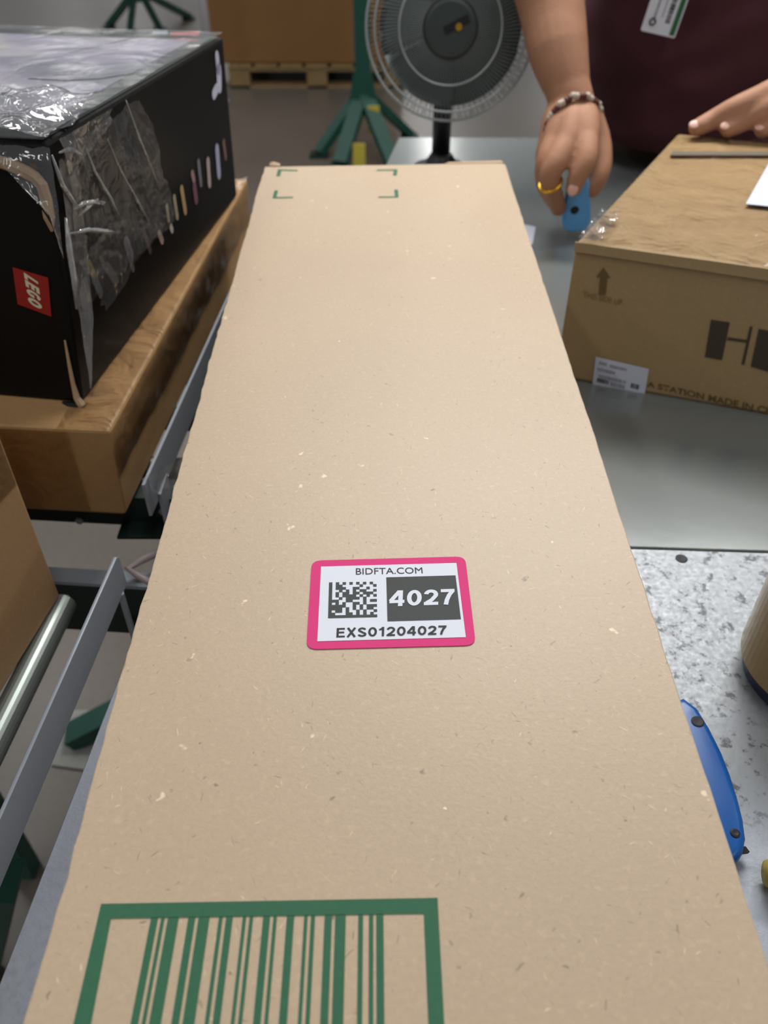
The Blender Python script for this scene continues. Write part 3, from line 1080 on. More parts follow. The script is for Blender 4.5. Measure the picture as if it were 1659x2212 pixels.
# loose film caught on the guard end
fo = PH(345, 1052, gz + 0.015)
q = [PH(306, 1030, gz - 0.002), PH(400, 985, gz + 0.01), PH(392, 1055, gz + 0.03), PH(312, 1062, gz + 0.02)]
bm = sheet(q, 26, 18, 0.012, 60, 0.001, Vector((0.3, -0.8, 0.5)), 12.0, crease=0.5)
scrap = obj('film_scrap', bm, M['film_bright'], None, smooth=True, recalc=False)
tag(scrap, 'crumpled clear film scrap caught on the far guard end', 'plastic film')
# pink strap offcut hanging by the near guard
bm = tube([PH(345, 1192, 0.545), PH(310, 1208, 0.545), PH(276, 1228, 0.548), PH(300, 1245, 0.55), PH(335, 1264, 0.552)], 0.0035, 8)
tag(obj('strap_offcut', bm, M['strap'], None, True), 'bent pinkish plastic strap offcut beside the near side guard', 'strap')

# ------------------------------------------------------------------ brown carton at the left edge, on the rollers
lb = PH(131, 1287, RH - RR)
ld = (lb - PH(0, 1502, RH - RR)).normalized()
lL = Vector((-ld.y, ld.x, 0))
lbox = empty('brown_carton', lb + lL * 0.15 - ld * 0.15, 'tall brown carton cut off by the left edge, standing on rollers', 'box')
b4 = [lb, lb + lL * 0.32, lb + lL * 0.32 - ld * 0.42, lb - ld * 0.42]
bm = hexa(bmesh.new(), b4, [p + Z * 0.24 for p in b4])
obj('body', bevel(bm, 0.003, 2), M['leftbox'], lbox)
q = [lb + Z * 0.24, lb - ld * 0.42 + Z * 0.24, lb - ld * 0.42 + Z * 0.17, lb + Z * 0.13]
obj('side_tape', sheet(q, 30, 10, 0.0006, 30, 0.0006, -lL, 4.0), M['cleartape'], lbox, smooth=True, recalc=False)

# ------------------------------------------------------------------ taped carton on the right
CT = 0.352
ca = PH(1243, 524, CT)                        # near left top corner
cb = PH(1464, 288, CT)                        # far left top corner
cx = PH(1659, 590, CT)
fd = (PH(1659, 590, CT) - PH(1243, 532, CT)).normalized()
CWID = 0.50
ctop = [ca, ca + fd * CWID, cb + fd * CWID, cb]
cbot = [Vector((p.x, p.y, TZ)) for p in ctop]
rc = empty('taped_carton', Vector((cbot[0].lerp(cbot[2], 0.5))), 'yellowish brown taped carton with big dark letters on the right', 'box')
bm = hexa(bmesh.new(), cbot, ctop)
obj('body', bevel(bm, 0.004, 2), M['carton'], rc)
fz = fd.cross(Z).normalized()
if fz.y > 0: fz = -fz


def onc(u, v, lift=0.0007):
    return PL(u, v, ca + fz * lift, fz)


def inkquad(name, pts, mat, parent, lift=0.0008):
    return obj(name, flat([onc(u, v, lift) for u, v in pts], fz, 0), mat, parent)


k_ = 169 / 1558.0
def zc(x, y): return 1490 + x * k_, 660 + y * k_
let = inkquad('letter_stem', [zc(425, 285), zc(795, 340), zc(640, 1090), zc(300, 1025)], M['carton_ink'], rc)
inkquad('letter_stem', [zc(755, 635), zc(1150, 690), zc(1140, 740), zc(745, 690)], M['carton_ink'], rc)
inkquad('letter_stem', [zc(1200, 415), zc(1252, 425), zc(1085, 1185), zc(1030, 1170)], M['carton_ink'], rc)
inkquad('letter_stem', [zc(1375, 470), zc(1740, 535), zc(1590, 1330), zc(1215, 1215)], M['carton_ink'], rc)
inkquad('letter_stem', [zc(1740, 535), zc(2250, 625), zc(2240, 680), zc(1730, 590)], M['carton_ink'], rc)
inkquad('letter_stem', [zc(1660, 900), zc(2150, 985), zc(2140, 1040), zc(1650, 955)], M['carton_ink'], rc)
inkquad('letter_stem', [zc(1590, 1275), zc(2100, 1380), zc(2090, 1435), zc(1580, 1330)], M['carton_ink'], rc)
ka = 519 / 1659.0
def za(x, y): return 1140 + x * ka, 440 + y * ka
ar = obj('up_arrow', flat([onc(*za(x, y)) for x, y in ((522, 440), (570, 515), (548, 512), (538, 632), (488, 626), (500, 510), (474, 505))], fz, 0), M['carton_ink2'], rc)
text_print('small_print', 'THIS SIDE UP', [onc(*za(x, y)) for x, y in ((385, 605), (655, 665), (650, 705), (380, 645))], fz, 0, plain('faint_ink', (134, 108, 62), 0.6), rc)
kb = 399 / 1659.0
def zb(x, y): return 1260 + x * kb, 750 + y * kb
text_print('made_in_print', 'A STATION MADE IN CHINA', [onc(*zb(x, y)) for x, y in ((575, 305), (1900, 590), (1890, 660), (570, 355))], fz, 0, M['carton_ink2'], rc, 0.02)
lbq = [zb(112, 85), zb(590, 195), zb(545, 465), zb(80, 350)]
wl = obj('white_sticker', flat([onc(u, v, 0.0010) for u, v in lbq], fz, 0), M['paper'], rc)
sq = [onc(u, v, 0.0013) for u, v in lbq]
random.seed(3)
for (b0, b1, a0, a1, m) in ((.12, .22, .08, .22, 'grey_ink'), (.15, .24, .28, .6, 'grey_ink'), (.34, .44, .06, .40, 'grey_ink'), (.55, .66, .10, .62, 'grey_ink'),
                            (.68, .82, .08, .30, 'ink'), (.70, .84, .34, .62, 'grey_ink'), (.58, .74, .72, .88, 'ink'), (.92, .97, .4, .6, 'grey_ink')):
    bm = bmesh.new()
    a = a0
    while a < a1:
        w = random.uniform(0.012, 0.035)
        quadprint(sq, a, b0, min(a + w, a1), b1, fz, 0, bm)
        a += w + random.uniform(0.008, 0.016)
    obj('sticker_print', bm, M[m], wl)
# clear tape over the lid, a flap seam and the paper sheet
def onl(u, v, lift=0.0): return PH(u, v, CT - lift)
bm = sheet([ca + fd * 0.002, ca + fd * CWID, cb + fd * CWID, cb + fd * 0.002], 90, 90, 0.0034, 24, 0.0012, Z, 7.0, crease=0.35)
obj('lid_tape', bm, M['film_glint'], rc, smooth=True, recalc=False)
q = [onl(1244, 524, .004), onl(1300, 455, .004), onl(1345, 462, .004), onl(1296, 532, .004)]
obj('corner_tape', sheet(q, 24, 24, 0.007, 50, 0.0, Z, 9.0, crease=0.5, edge=0.08), M['film_bright'], rc, smooth=True, recalc=False)
s0, s1 = onl(1455, 328, .0036), onl(1659, 327, .0036)
s1 = s0 + fd * 0.36
s0b = onl(1456, 335, .0036)
obj('flap_seam', prism([onl(1452, 327, .0040), onl(1700, 327, .0040), onl(1700, 335, .0040), onl(1448, 335, .0040)], (0, 0, -0.002)), plain('seam_grey', (96, 88, 74), 0.5), rc)
sh = [onl(1668, 340, .0046), onl(1900, 350, .0046), onl(1900, 470, .0046), onl(1611, 440, .0046)]
obj('paper_sheet', prism(sh, (0, 0, -0.0006)), M['paper'], rc)
# flap lip standing a little open along the front edge
q = [ca + fz * 0.001 + Z * -0.002, ca + fd * CWID + fz * 0.001 + Z * -0.002]
obj('lid_lip', prism([q[0] + Z * 0.0035, q[1] + Z * 0.0035, q[1] + Z * -0.010 + fz * 0.002, q[0] + Z * -0.006 + fz * 0.001], fz * 0.0015), M['carton'], rc)

# ------------------------------------------------------------------ tools on the table
blue = empty('safety_knife', PH(1560, 1680, TH), 'glossy blue safety cutter lying on the table beside the long carton', 'cutter')
hk = TH - 0.018
redge = [(1478, 1503), (1509, 1526), (1535, 1568), (1562, 1622), (1580, 1668), (1596, 1718), (1608, 1765), (1614, 1808), (1608, 1838), (1592, 1855)]
Rp = [PH(u, v, hk) for u, v in redge]
Lp = []
for i, p in enumerate(Rp):
    w = (0.006, 0.020, 0.032, 0.040, 0.042, 0.042, 0.040, 0.034, 0.026, 0.012)[i]
    Lp.append(p + Vector((-w, -0.002, 0)))
out = Rp + list(reversed(Lp))
bm = bmesh.new()
hexa(bm, [Vector((p.x, p.y, TZ + 0.0008)) for p in out], out)
bmesh.ops.recalc_face_normals(bm, faces=bm.faces)
bmesh.ops.bevel(bm, geom=[e for e in bm.edges if abs(e.verts[0].co.z - e.verts[1].co.z) < 1e-6], offset=0.005, segments=4, profile=0.5, affect='EDGES')
obj('body', bm, M['blue'], blue, smooth=True)
obj('thumb_hole', lathe(PH(1507, 1559, hk), Z, [(0.0044, -0.002), (0.0044, 0.0004), (0.0035, 0.0007), (0, 0.0004)], 20), M['hole'], blue)
obj('rivet', lathe(PH(1588, 1800, hk), Z, [(0.0030, -0.002), (0.0030, 0.0006), (0.002, 0.001), (0, 0.0006)], 16), M['hole'], blue)
obj('blade_tip', bar(PH(1598, 1838, hk + 0.008), PH(1613, 1836, hk + 0.012), 0.004, 0.002), M['darkmetal'], blue)

rollc = PH(1603, 1490, TH) + Vector((0.056, 0.012, 0))
roll = empty('tape_roll', rollc, 'brown tape roll on a navy base at the right edge', 'tape')
obj('base', lathe(rollc, Z, [(0.048, 0.0005), (0.050, 0.002), (0.050, 0.014), (0.048, 0.016)], 48), M['navy'], roll)
obj('tape_winding', lathe(rollc, Z, [(0.040, 0.016), (0.054, 0.016), (0.0555, 0.0175), (0.0555, 0.092), (0.054, 0.094), (0.040, 0.094)], 64, ring=True), M['tape'], roll, smooth=False)
obj('core', lathe(rollc, Z, [(0.036, 0.016), (0.040, 0.016), (0.040, 0.093), (0.036, 0.093)], 48, ring=True), M['edge'], roll)

yk = PH(1646, 1886, TH - 0.0122) + Vector((-0.004, 0, 0))
yel = empty('yellow_knife', Vector((yk.x + 0.06, yk.y, TZ)), 'yellow handled knife just entering the frame at lower right', 'cutter')
hp = [yk + Vector((0.006 + 0.13 * t, -0.02 * t, 0)) for t in (0, .06, .2, .5, .8, 1)]
bm = tube(hp, [0.0075, 0.0105, 0.0118, 0.011, 0.010, 0.008], 14)
obj('handle', bm, M['yellow'], yel, True)
obj('blade_holder', bar(hp[-1], hp[-1] + Vector((0.05, -0.008, 0)), 0.016, 0.006), M['darkmetal'], yel)

sc = [PH(u, v, TH - 0.0012) for u, v in ((1128, 484), (1157, 490), (1150, 528), (1126, 522))]
tag(obj('paper_slip', prism(sc, (0, 0, -0.0008)), M['paper'], None), 'small white paper slip on the table beside the long carton', 'paper')

# ------------------------------------------------------------------ desk fan at the end of the table
FY = 1.40
fc = PY(973, 60, FY)
fnrm = (CAM - fc).normalized()
fr_ = (fc - CAM).length * math.cos(0) / FPX
zc_ = (fc - CAM).dot(Vector((0, CP, -SP)))
px = zc_ / FPX
fx = Vector((1, 0, 0)); fx = (fx - fnrm * fx.dot(fnrm)).normalized()
fy = fnrm.cross(fx)
fbase = Vector((fc.x - 0.002, FY + 0.05, TZ))
fan = empty('desk_fan', fbase, 'dark desk fan with round wire guard at the table end', 'fan')


def fp(r, a, d=0.0):
    return fc + (fx * math.cos(a) + fy * math.sin(a)) * r + fnrm * d


R1 = 184 * px
obj('outer_ring', torus(fc + fnrm * -0.012, fnrm, R1, 0.0022, 96, 8), M['chrome'], fan, True)
obj('front_ring', torus(fc + fnrm * 0.004, fnrm, 164 * px, 0.0017, 96, 8), M['chrome'], fan, True)
obj('middle_ring', torus(fc + fnrm * 0.014, fnrm, 110 * px, 0.0015, 80, 8), M['chrome'], fan, True)
bm = bmesh.new()
for k in range(120):
    a = 2 * math.pi * k / 120
    tw = 0.16
    tube([fp(56 * px, a - tw * 0.2, 0.014), fp(110 * px, a, 0.0135), fp(150 * px, a + tw * 0.3, 0.008), fp(165 * px, a + tw * 0.45, 0.003), fp(184 * px, a + tw * 0.55, -0.012)],
         0.00055, 5, bm, cap=False)
w = obj('guard_wires', bm, M['wire'], fan)
w['kind'] = 'stuff'
bm = bmesh.new()
for k in range(80):
    a = 2 * math.pi * k / 80
    tube([fp(40 * px, a, -0.055), fp(120 * px, a, -0.055), fp(172 * px, a, -0.040), fp(184 * px, a, -0.014)], 0.0006, 5, bm, cap=False)
w = obj('rear_wires', bm, M['darkmetal'], fan)
w['kind'] = 'stuff'
obj('hub_cap', lathe(fc, fnrm, [(0.0, 0.010), (54 * px, 0.010), (57 * px, 0.014), (56 * px, 0.018), (48 * px, 0.0195), (0, 0.021)], 56), M['fan_dark'], fan, smooth=False)
obj('hub_rim', torus(fc + fnrm * 0.0165, fnrm, 56 * px, 0.0018, 64, 8), M['fan_black'], fan, True)
hb = bar(fp(12 * px, math.pi, 0.0215) - fy * (6 * px), fp(40 * px, 0.30, 0.0205) + fy * (6 * px), 16 * px, 0.0012, fnrm)
obj('logo_bar', hb, M['fan_black'], fan)
obj('logo_spot', lathe(fp(18 * px, 0.05, 0.0215) , fnrm, [(8 * px, 0), (7 * px, 0.0012), (0, 0.0016)], 16), M['gold'], fan)
for k in range(5):
    a0 = 2 * math.pi * k / 5 + 0.35
    bm = bmesh.new()
    g = []
    for i in range(9):
        row = []
        for j in range(9):
            r = (44 + 112 * j / 8) * px
            a = a0 + (i / 8 - 0.5) * (1.25 + 0.15 * math.sin(j / 8 * math.pi))
            row.append(bm.verts.new(fp(r, a, -0.024 + 0.020 * (i / 8 - 0.5) * (j / 8 * 0.6 + 0.4))))
        g.append(row)
    for i in range(8):
        for j in range(8):
            bm.faces.new((g[i][j], g[i + 1][j], g[i + 1][j + 1], g[i][j + 1]))
    bmesh.ops.solidify(bm, geom=list(bm.faces), thickness=0.0015)
    obj('blade', bm, M['fan_blade'], fan, True)
obj('spinner', lathe(fc + fnrm * -0.035, fnrm, [(46 * px, 0), (46 * px, 0.022), (40 * px, 0.028), (0, 0.030)], 40), M['fan_dark'], fan)
obj('motor_housing', lathe(fc + fnrm * -0.12, fnrm, [(0.02, 0), (0.04, 0.01), (0.048, 0.03), (0.048, 0.065)], 32), M['fan_black'], fan)
pt = fc - fnrm * 0.085
obj('pole', tube([Vector((fbase.x, fbase.y + 0.015, TZ + 0.015)), Vector((fbase.x, fbase.y + 0.015, pt.z - 0.02)), pt], 0.0155, 20), M['fan_black'], fan, True)
obj('foot', lathe(fbase + Vector((0, 0.0, 0.0005)), Z, [(0.050, 0), (0.050, 0.008), (0.046, 0.014), (0.026, 0.022), (0.018, 0.035)], 48), M['fan_black'], fan)

# ------------------------------------------------------------------ background: crate on pallet, stands, post
p0 = PH(500, 190, CAMZ)
py = p0.y
cr_l = PY(446, 60, py).x; cr_r = cr_l + 1.15
pal = empty('pallet', (cr_l + 0.62, py + 0.5, 0), 'worn wooden pallet under the big brown crate carton', 'pallet')
pl0, pl1 = PH(497, 190, CAMZ).x, cr_r
for yy in (0.05, 0.5, 0.95):
    for xx in (0.06, 0.5, 0.94):
        obj('block', box((pl0 + (pl1 - pl0) * xx, py + yy, 0.045), (0.12, 0.10, 0.09)), M['wood'], pal)
    obj('runner', box(((pl0 + pl1) / 2, py + yy, 0.1), (pl1 - pl0, 0.10, 0.02)), M['wood'], pal)
for k in range(7):
    obj('deck_board', box((pl0 + (pl1 - pl0) * (k + 0.5) / 7, py + 0.5, 0.12), ((pl1 - pl0) / 7 - 0.02, 1.02, 0.02)), M['wood'], pal)
for yy in (0.05, 0.95):
    obj('bottom_board', box(((pl0 + pl1) / 2, py + yy, 0.006), (pl1 - pl0, 0.10, 0.012)), M['wood'], pal)
crate = empty('bulk_carton', (cr_l + 0.55, py + 0.5, 0.13), 'big brown bulk carton standing on the pallet in the background', 'box')
bm = box(((cr_l + cr_r) / 2, py + 0.5, 0.131 + 0.5), (cr_r - cr_l, 1.0, 1.0))
obj('body', bevel(bm, 0.012, 2), M['crate'], crate)
obj('rim', box(((cr_l + cr_r) / 2, py - 0.004, 1.09), (cr_r - cr_l - 0.05, 0.012, 0.08)), M['crate'], crate)


def green_stand(name, jx, jy, jz, feet, top, label, post_w=0.075, tags=()):
    s = empty(name, (jx, jy, 0), label, 'stand', 'green conveyor stands')
    obj('post', box((jx, jy, (jz + top) / 2), (post_w, post_w, top - jz)), M['green'], s)
    obj('gusset', prism([Vector((jx - 0.07, jy - 0.045, jz + 0.02)), Vector((jx + 0.07, jy - 0.045, jz + 0.02)), Vector((jx + 0.045, jy - 0.045, jz + 0.16)), Vector((jx - 0.045, jy - 0.045, jz + 0.16))], (0, 0.012, 0)), M['green'], s)
    for (x, y) in feet:
        d = Vector((x - jx, y - jy, 0)).normalized()
        obj('leg', bar((jx + d.x * 0.02, jy + d.y * 0.02, jz + 0.06), (x, y, 0.02), 0.07, 0.035), M['green'], s)
        obj('foot', box((x, y, 0.009), (0.09, 0.07, 0.016)), M['dkgreen'], s)
    for (x, y, z) in tags:
        obj('yellow_tag', box((x, y, z), (0.055, 0.012, 0.12)), M['yellow'], s)
    return s


j = PY(785, 232, 4.35)
fA = PH(690, 338, CAMZ); fB = PH(735, 362, CAMZ); fC = PH(852, 372, CAMZ); fD = PH(884, 298, CAMZ)
tg1 = PY(807, 258, 4.25); tg2 = PY(776, 340, 3.95)
green_stand('conveyor_stand', j.x, j.y, j.z, [(fA.x, fA.y), (fB.x, fB.y), (fC.x, fC.y), (fD.x, fD.y)], 1.25,
            'green steel stand with splayed legs behind the desk fan', tags=[(tg1.x, tg1.y, tg1.z), (tg2.x, tg2.y, tg2.z)])
j = PY(300, 2, 6.9)
ft = [PH(236, 62, CAMZ), PH(345, 66, CAMZ), PH(408, 42, CAMZ), PH(282, 70, CAMZ)]
green_stand('conveyor_stand', j.x, j.y, j.z, [(p.x, p.y) for p in ft], 1.3, 'far green steel stand beyond the black toy box', 0.09)

pp = PY(446, 74, 5.1)
post = empty('pipe_post', (pp.x, 5.1, 0), 'thin whitish pipe post beside the big brown crate carton', 'post')
obj('pipe', tube([(pp.x + 0.006, 5.1, 0.01), (pp.x, 5.1, 0.5), (pp.x - 0.02, 5.1, 1.6)], 0.024, 14), M['post'], post, True)
obj('pipe_joint', tube([(pp.x - 0.006, 5.1, 0.60), (pp.x - 0.008, 5.1, 0.68)], 0.031, 14), M['post'], post, True)
obj('foot_plate', box((pp.x, 5.1, 0.006), (0.14, 0.14, 0.01)), M['post'], post)

# ------------------------------------------------------------------ the person behind the table
PX, PYY = 0.565, 1.80
per = empty('person', (PX, PYY, 0), 'person in a maroon t-shirt leaning over the table, blue cutter in hand', 'person')


def skin_chain(chains, subdiv=2):
    """chains: list of lists of (point, radius); each a connected skinned chain; returns one mesh"""
    me = bpy.data.meshes.new('skel')
    vs_, es_, rs_, roots = [], [], [], []
    for ch in chains:
        k0 = len(vs_)
        for i, (p, r) in enumerate(ch):
            vs_.append(Vector(p)); rs_.append(r)
            if i: es_.append((k0 + i - 1, k0 + i))
        roots.append(k0)
    me.from_pydata(vs_, es_, [])
    o = bpy.data.objects.new('skel', me)
    COL.objects.link(o)
    sk = o.modifiers.new('s', 'SKIN')
    sk.use_smooth_shade = True
    lay = me.skin_vertices[0].data if me.skin_vertices else None
    if lay is None:
        bpy.context.view_layer.objects.active = o
        bpy.ops.object.modifier_add(type='SKIN')
        lay = me.skin_vertices[0].data
    for i, r in enumerate(rs_):
        lay[i].radius = (r, r) if not isinstance(r, tuple) else r
        lay[i].use_root = i in roots
    sb_ = o.modifiers.new('d', 'SUBSURF'); sb_.levels = subdiv; sb_.render_levels = subdiv
    dg = bpy.context.evaluated_depsgraph_get()
    m2 = bpy.data.meshes.new_from_object(o.evaluated_get(dg))
    bpy.data.objects.remove(o)
    return m2


def fuse(bm, voxel, smooth_it, name):
    """voxel-fuse overlapping closed surfaces into one continuous skin"""
    me = bpy.data.meshes.new('fuse')
    bm.to_mesh(me); bm.free()
    o = bpy.data.objects.new('fuse', me)
    COL.objects.link(o)
    r = o.modifiers.new('r', 'REMESH'); r.mode = 'VOXEL'; r.voxel_size = voxel; r.use_smooth_shade = True
    s = o.modifiers.new('s', 'SMOOTH'); s.factor = 0.5; s.iterations = smooth_it
    dg = bpy.context.evaluated_depsgraph_get()
    m2 = bpy.data.meshes.new_from_object(o.evaluated_get(dg))
    bpy.data.objects.remove(o)
    m2.name = name
    return m2


def limb(bm, pts, r, seg=14, sub=4):
    """smooth tapering limb with round ends"""
    P = [Vector(p) for p in pts]
    out_, rad = [], []
    n = len(P)
    for i in range(n - 1):
        p0, p1, p2, p3 = P[max(i - 1, 0)], P[i], P[i + 1], P[min(i + 2, n - 1)]
        for k in range(sub):
            t = k / sub
            out_.append(0.5 * ((2 * p1) + (p2 - p0) * t + (2 * p0 - 5 * p1 + 4 * p2 - p3) * t * t + (3 * p1 - p0 - 3 * p2 + p3) * t ** 3))
            rad.append(r[i] * (1 - t) + r[i + 1] * t)
    out_.append(P[-1]); rad.append(r[-1])
    d0 = (out_[0] - out_[1]).normalized(); d1 = (out_[-1] - out_[-2]).normalized()
    pre = [(out_[0] + d0 * rad[0] * math.sin(a), rad[0] * math.cos(a)) for a in (1.45, 1.1, 0.7, 0.35)]
    post_ = [(out_[-1] + d1 * rad[-1] * math.sin(a), rad[-1] * math.cos(a)) for a in (0.35, 0.7, 1.1, 1.45)]
    allp = [p for p, _ in pre] + out_ + [p for p, _ in post_]
    allr = [q for _, q in pre] + rad + [q for _, q in post_]
    return tube(allp, allr, seg, bm)


def ell(bm, c, rx, ry, rz, rot=None, seg=20):
    m = Matrix.Translation(Vector(c)) @ (rot.to_4x4() if rot else Matrix()) @ Matrix.Diagonal((rx, ry, rz, 1))
    bmesh.ops.create_uvsphere(bm, u_segments=seg, v_segments=seg // 2, radius=1, matrix=m)
    return bm


def torso_loft(bm, rings, seg=40):
    R_ = []
    for (cx_, cy_, z, rx, ry) in rings:
        R_.append([bm.verts.new((cx_ + rx * math.copysign(abs(math.cos(a)) ** 0.85, math.cos(a)), cy_ + ry * math.copysign(abs(math.sin(a)) ** 0.85, math.sin(a)), z))
                   for a in (2 * math.pi * k / seg for k in range(seg))])
    for A, B in zip(R_, R_[1:]):
        for k in range(seg):
            bm.faces.new((A[k], A[(k + 1) % seg], B[(k + 1) % seg], B[k]))
    bm.faces.new(list(reversed(R_[0]))); bm.faces.new(R_[-1])
    return bm


# right hand (at the left of the picture), gripping the cutter
def H_(u, v, y): return PY(u, v, y)
wristR = H_(1236, 222, 1.272)
elbowR = Vector((0.190, 1.425, 1.290))
shR = Vector((0.385, 1.60, 1.405))
bm = bmesh.new()
fa1 = H_(1206, 110, 1.315)
fa0 = H_(1186, -10, 1.365)
limb(bm, [shR, elbowR.lerp(shR, 0.5), elbowR, fa0, fa1, H_(1226, 190, 1.283), wristR], [0.056, 0.050, 0.048, 0.047, 0.042, 0.032, 0.031], 20)
# metacarpals spread into the back of the hand
kn = {'i': H_(1266, 292, 1.205), 'm': H_(1228, 302, 1.198), 'r': H_(1200, 300, 1.215), 'p': H_(1188, 292, 1.24)}
for key, w0, rad in (('i', H_(1256, 232, 1.262), 0.0185), ('m', H_(1240, 232, 1.258), 0.0185), ('r', H_(1222, 234, 1.262), 0.018), ('p', H_(1212, 236, 1.272), 0.016)):
    limb(bm, [w0, w0.lerp(kn[key], 0.5) + Vector((0, -0.004, 0.003)), kn[key]], [0.020, 0.021, rad], 14)
ell(bm, H_(1234, 268, 1.245), 0.040, 0.026, 0.034)
limb(bm, [kn['i'], H_(1266, 340, 1.172), H_(1250, 378, 1.160), H_(1240, 404, 1.158)], [0.0175, 0.0155, 0.0135, 0.0120], 14)
limb(bm, [kn['m'], H_(1200, 352, 1.170), H_(1187, 388, 1.165), H_(1198, 425, 1.178), H_(1206, 450, 1.190)], [0.0175, 0.0165, 0.0145, 0.013, 0.0115], 14)
limb(bm, [kn['r'], H_(1180, 352, 1.190), H_(1178, 398, 1.195), H_(1200, 440, 1.212)], [0.017, 0.0155, 0.0135, 0.0115], 14)
limb(bm, [kn['p'], H_(1176, 340, 1.225), H_(1180, 380, 1.228), H_(1200, 415, 1.238)], [0.0155, 0.0135, 0.012, 0.010], 14)
limb(bm, [H_(1270, 245, 1.262), H_(1290, 300, 1.245), H_(1299, 345, 1.222), H_(1294, 380, 1.205), H_(1280, 410, 1.195)], [0.020, 0.019, 0.0155, 0.0140, 0.0115], 14)
# left hand flat on the taped carton
def G_(u, v, h): return PH(u, v, h)
wristL = Vector((0.640, 1.235, 1.105))
elbowL = Vector((0.835, 1.43, 1.19))
shL = Vector((0.745, 1.60, 1.405))
limb(bm, [shL, elbowL.lerp(shL, 0.5) + Vector((0.02, 0, 0)), elbowL, elbowL.lerp(wristL, 0.4), wristL], [0.056, 0.050, 0.047, 0.044, 0.031], 20)
kL = [G_(1655, 205, .302), G_(1722, 203, .300), G_(1782, 212, .302), G_(1838, 232, .308)]
tips = [[G_(1590, 233, .316), G_(1540, 259, .331), G_(1506, 276, .3385)], [G_(1655, 234, .314), G_(1605, 262, .330), G_(1574, 278, .3375)],
        [G_(1728, 236, .314), G_(1680, 264, .330), G_(1648, 280, .3375)], [G_(1800, 262, .318), G_(1760, 285, .332), G_(1734, 296, .3385)]]
for kk, tt, rad in zip(kL, tips, (0.0145, 0.0148, 0.0142, 0.0125)):
    limb(bm, [wristL.lerp(kk, 0.25), wristL.lerp(kk, 0.6) + Z * 0.004, kk], [0.020, 0.019, rad * 1.15], 14)
    limb(bm, [kk] + tt, [rad * 1.1, rad, rad * 0.88, rad * 0.76], 14)
ell(bm, wristL.lerp(kL[1], 0.55) + Z * -0.004, 0.045, 0.040, 0.018)
limb(bm, [wristL + Vector((-0.01, 0.01, -0.008)), Vector((0.575, 1.262, 1.076)), Vector((0.535, 1.252, 1.066)), Vector((0.500, 1.232, 1.0625))], [0.019, 0.018, 0.014, 0.011], 14)
# trunk, neck and head
torso_loft(bm, [(PX, 1.80, 0.90, 0.155, 0.10), (PX, 1.70, 1.00, 0.165, 0.12), (PX, 1.66, 1.15, 0.165, 0.12), (PX, 1.63, 1.30, 0.175, 0.11), (PX, 1.61, 1.40, 0.165, 0.085), (PX, 1.60, 1.46, 0.08, 0.06)])
limb(bm, [(PX, 1.60, 1.44), (PX, 1.57, 1.52), (PX, 1.55, 1.57)], [0.062, 0.056, 0.055], 18)
ell(bm, (PX, 1.535, 1.66), 0.074, 0.092, 0.112)
ell(bm, (PX, 1.505, 1.615), 0.056, 0.070, 0.062)
limb(bm, [(PX, 1.448, 1.672), (PX, 1.436, 1.650), (PX, 1.430, 1.636)], [0.009, 0.012, 0.014], 12)
for s in (-1, 1):
    ell(bm, (PX + s * 0.076, 1.545, 1.65), 0.008, 0.019, 0.030)
    ell(bm, (PX + s * 0.030, 1.450, 1.688), 0.020, 0.010, 0.007)
    ell(bm, (PX + s * 0.012, 1.436, 1.604), 0.016, 0.010, 0.006)
body = fuse(bm, 0.0032, 5, 'body')
off = wloc(per)
for v in body.vertices: v.co -= off
body.materials.clear()
link('body', body, M['skin'], per)
for p in body.polygons: p.use_smooth = True
for s in (-1, 1):
    obj('eye', ell(bmesh.new(), (PX + s * 0.031, 1.452, 1.670), 0.011, 0.008, 0.008), M['white'], per, True)
bm = ell(bmesh.new(), (PX, 1.560, 1.695), 0.082, 0.092, 0.092, seg=28)
obj('hair', bm, M['hair'], per, True)


# fingernails
def nail(p, d, n, w, l):
    d = Vector(d).normalized(); n = Vector(n).normalized(); n = (n - d * n.dot(d)).normalized()
    s = d.cross(n)
    rot = Matrix((s, d, n)).transposed()
    return obj('fingernail', ell(bmesh.new(), p, w, l, 0.0022, rot, 16), M['nail'], per, True)


tc = lambda p: (CAM - p).normalized()
for tt in tips[:3]:
    d = (tt[2] - tt[1]).normalized()
    nail(tt[2] + d * 0.006 + (tc(tt[2]) * 0.5 + Z).normalized() * 0.0082, d, tc(tt[2]) + Z, 0.0062, 0.0072)
t1, t0 = H_(1240, 404, 1.158), H_(1250, 378, 1.160)
nail(t1 + tc(t1) * 0.0108 + (t1 - t0).normalized() * 0.004, t1 - t0, tc(t1), 0.0070, 0.0085)
# gold ring and bead bracelet
rp = H_(1189, 396, 1.1665)
obj('ring', torus(rp, (H_(1198, 425, 1.178) - H_(1187, 388, 1.165)), 0.0152, 0.0024, 32, 8), M['gold'], per, True)
bpath = [(1173, 316, 1.245), (1178, 292, 1.236), (1183, 268, 1.232), (1192, 248, 1.231), (1203, 234, 1.231), (1216, 222, 1.232), (1230, 213, 1.233), (1246, 208, 1.235),
         (1262, 208, 1.237), (1276, 213, 1.240), (1288, 222, 1.246), (1296, 236, 1.255), (1298, 250, 1.268)]
bp3 = [H_(*p) for p in bpath]
br = obj('bracelet', tube(bp3, 0.0022, 8), M['bead'], per, True)
dense = []
for a, b in zip(bp3, bp3[1:]):
    dense += [a, a.lerp(b, 0.5)]
for i, p in enumerate(dense):
    m = 'pale_bead' if i % 4 in (1, 2) else 'bead'
    obj('bead', ell(bmesh.new(), p + tc(p) * 0.001 + Z * (0.002 if i % 4 == 1 else 0), 0.0050, 0.0050, 0.0050, None, 10), M[m], br, True)
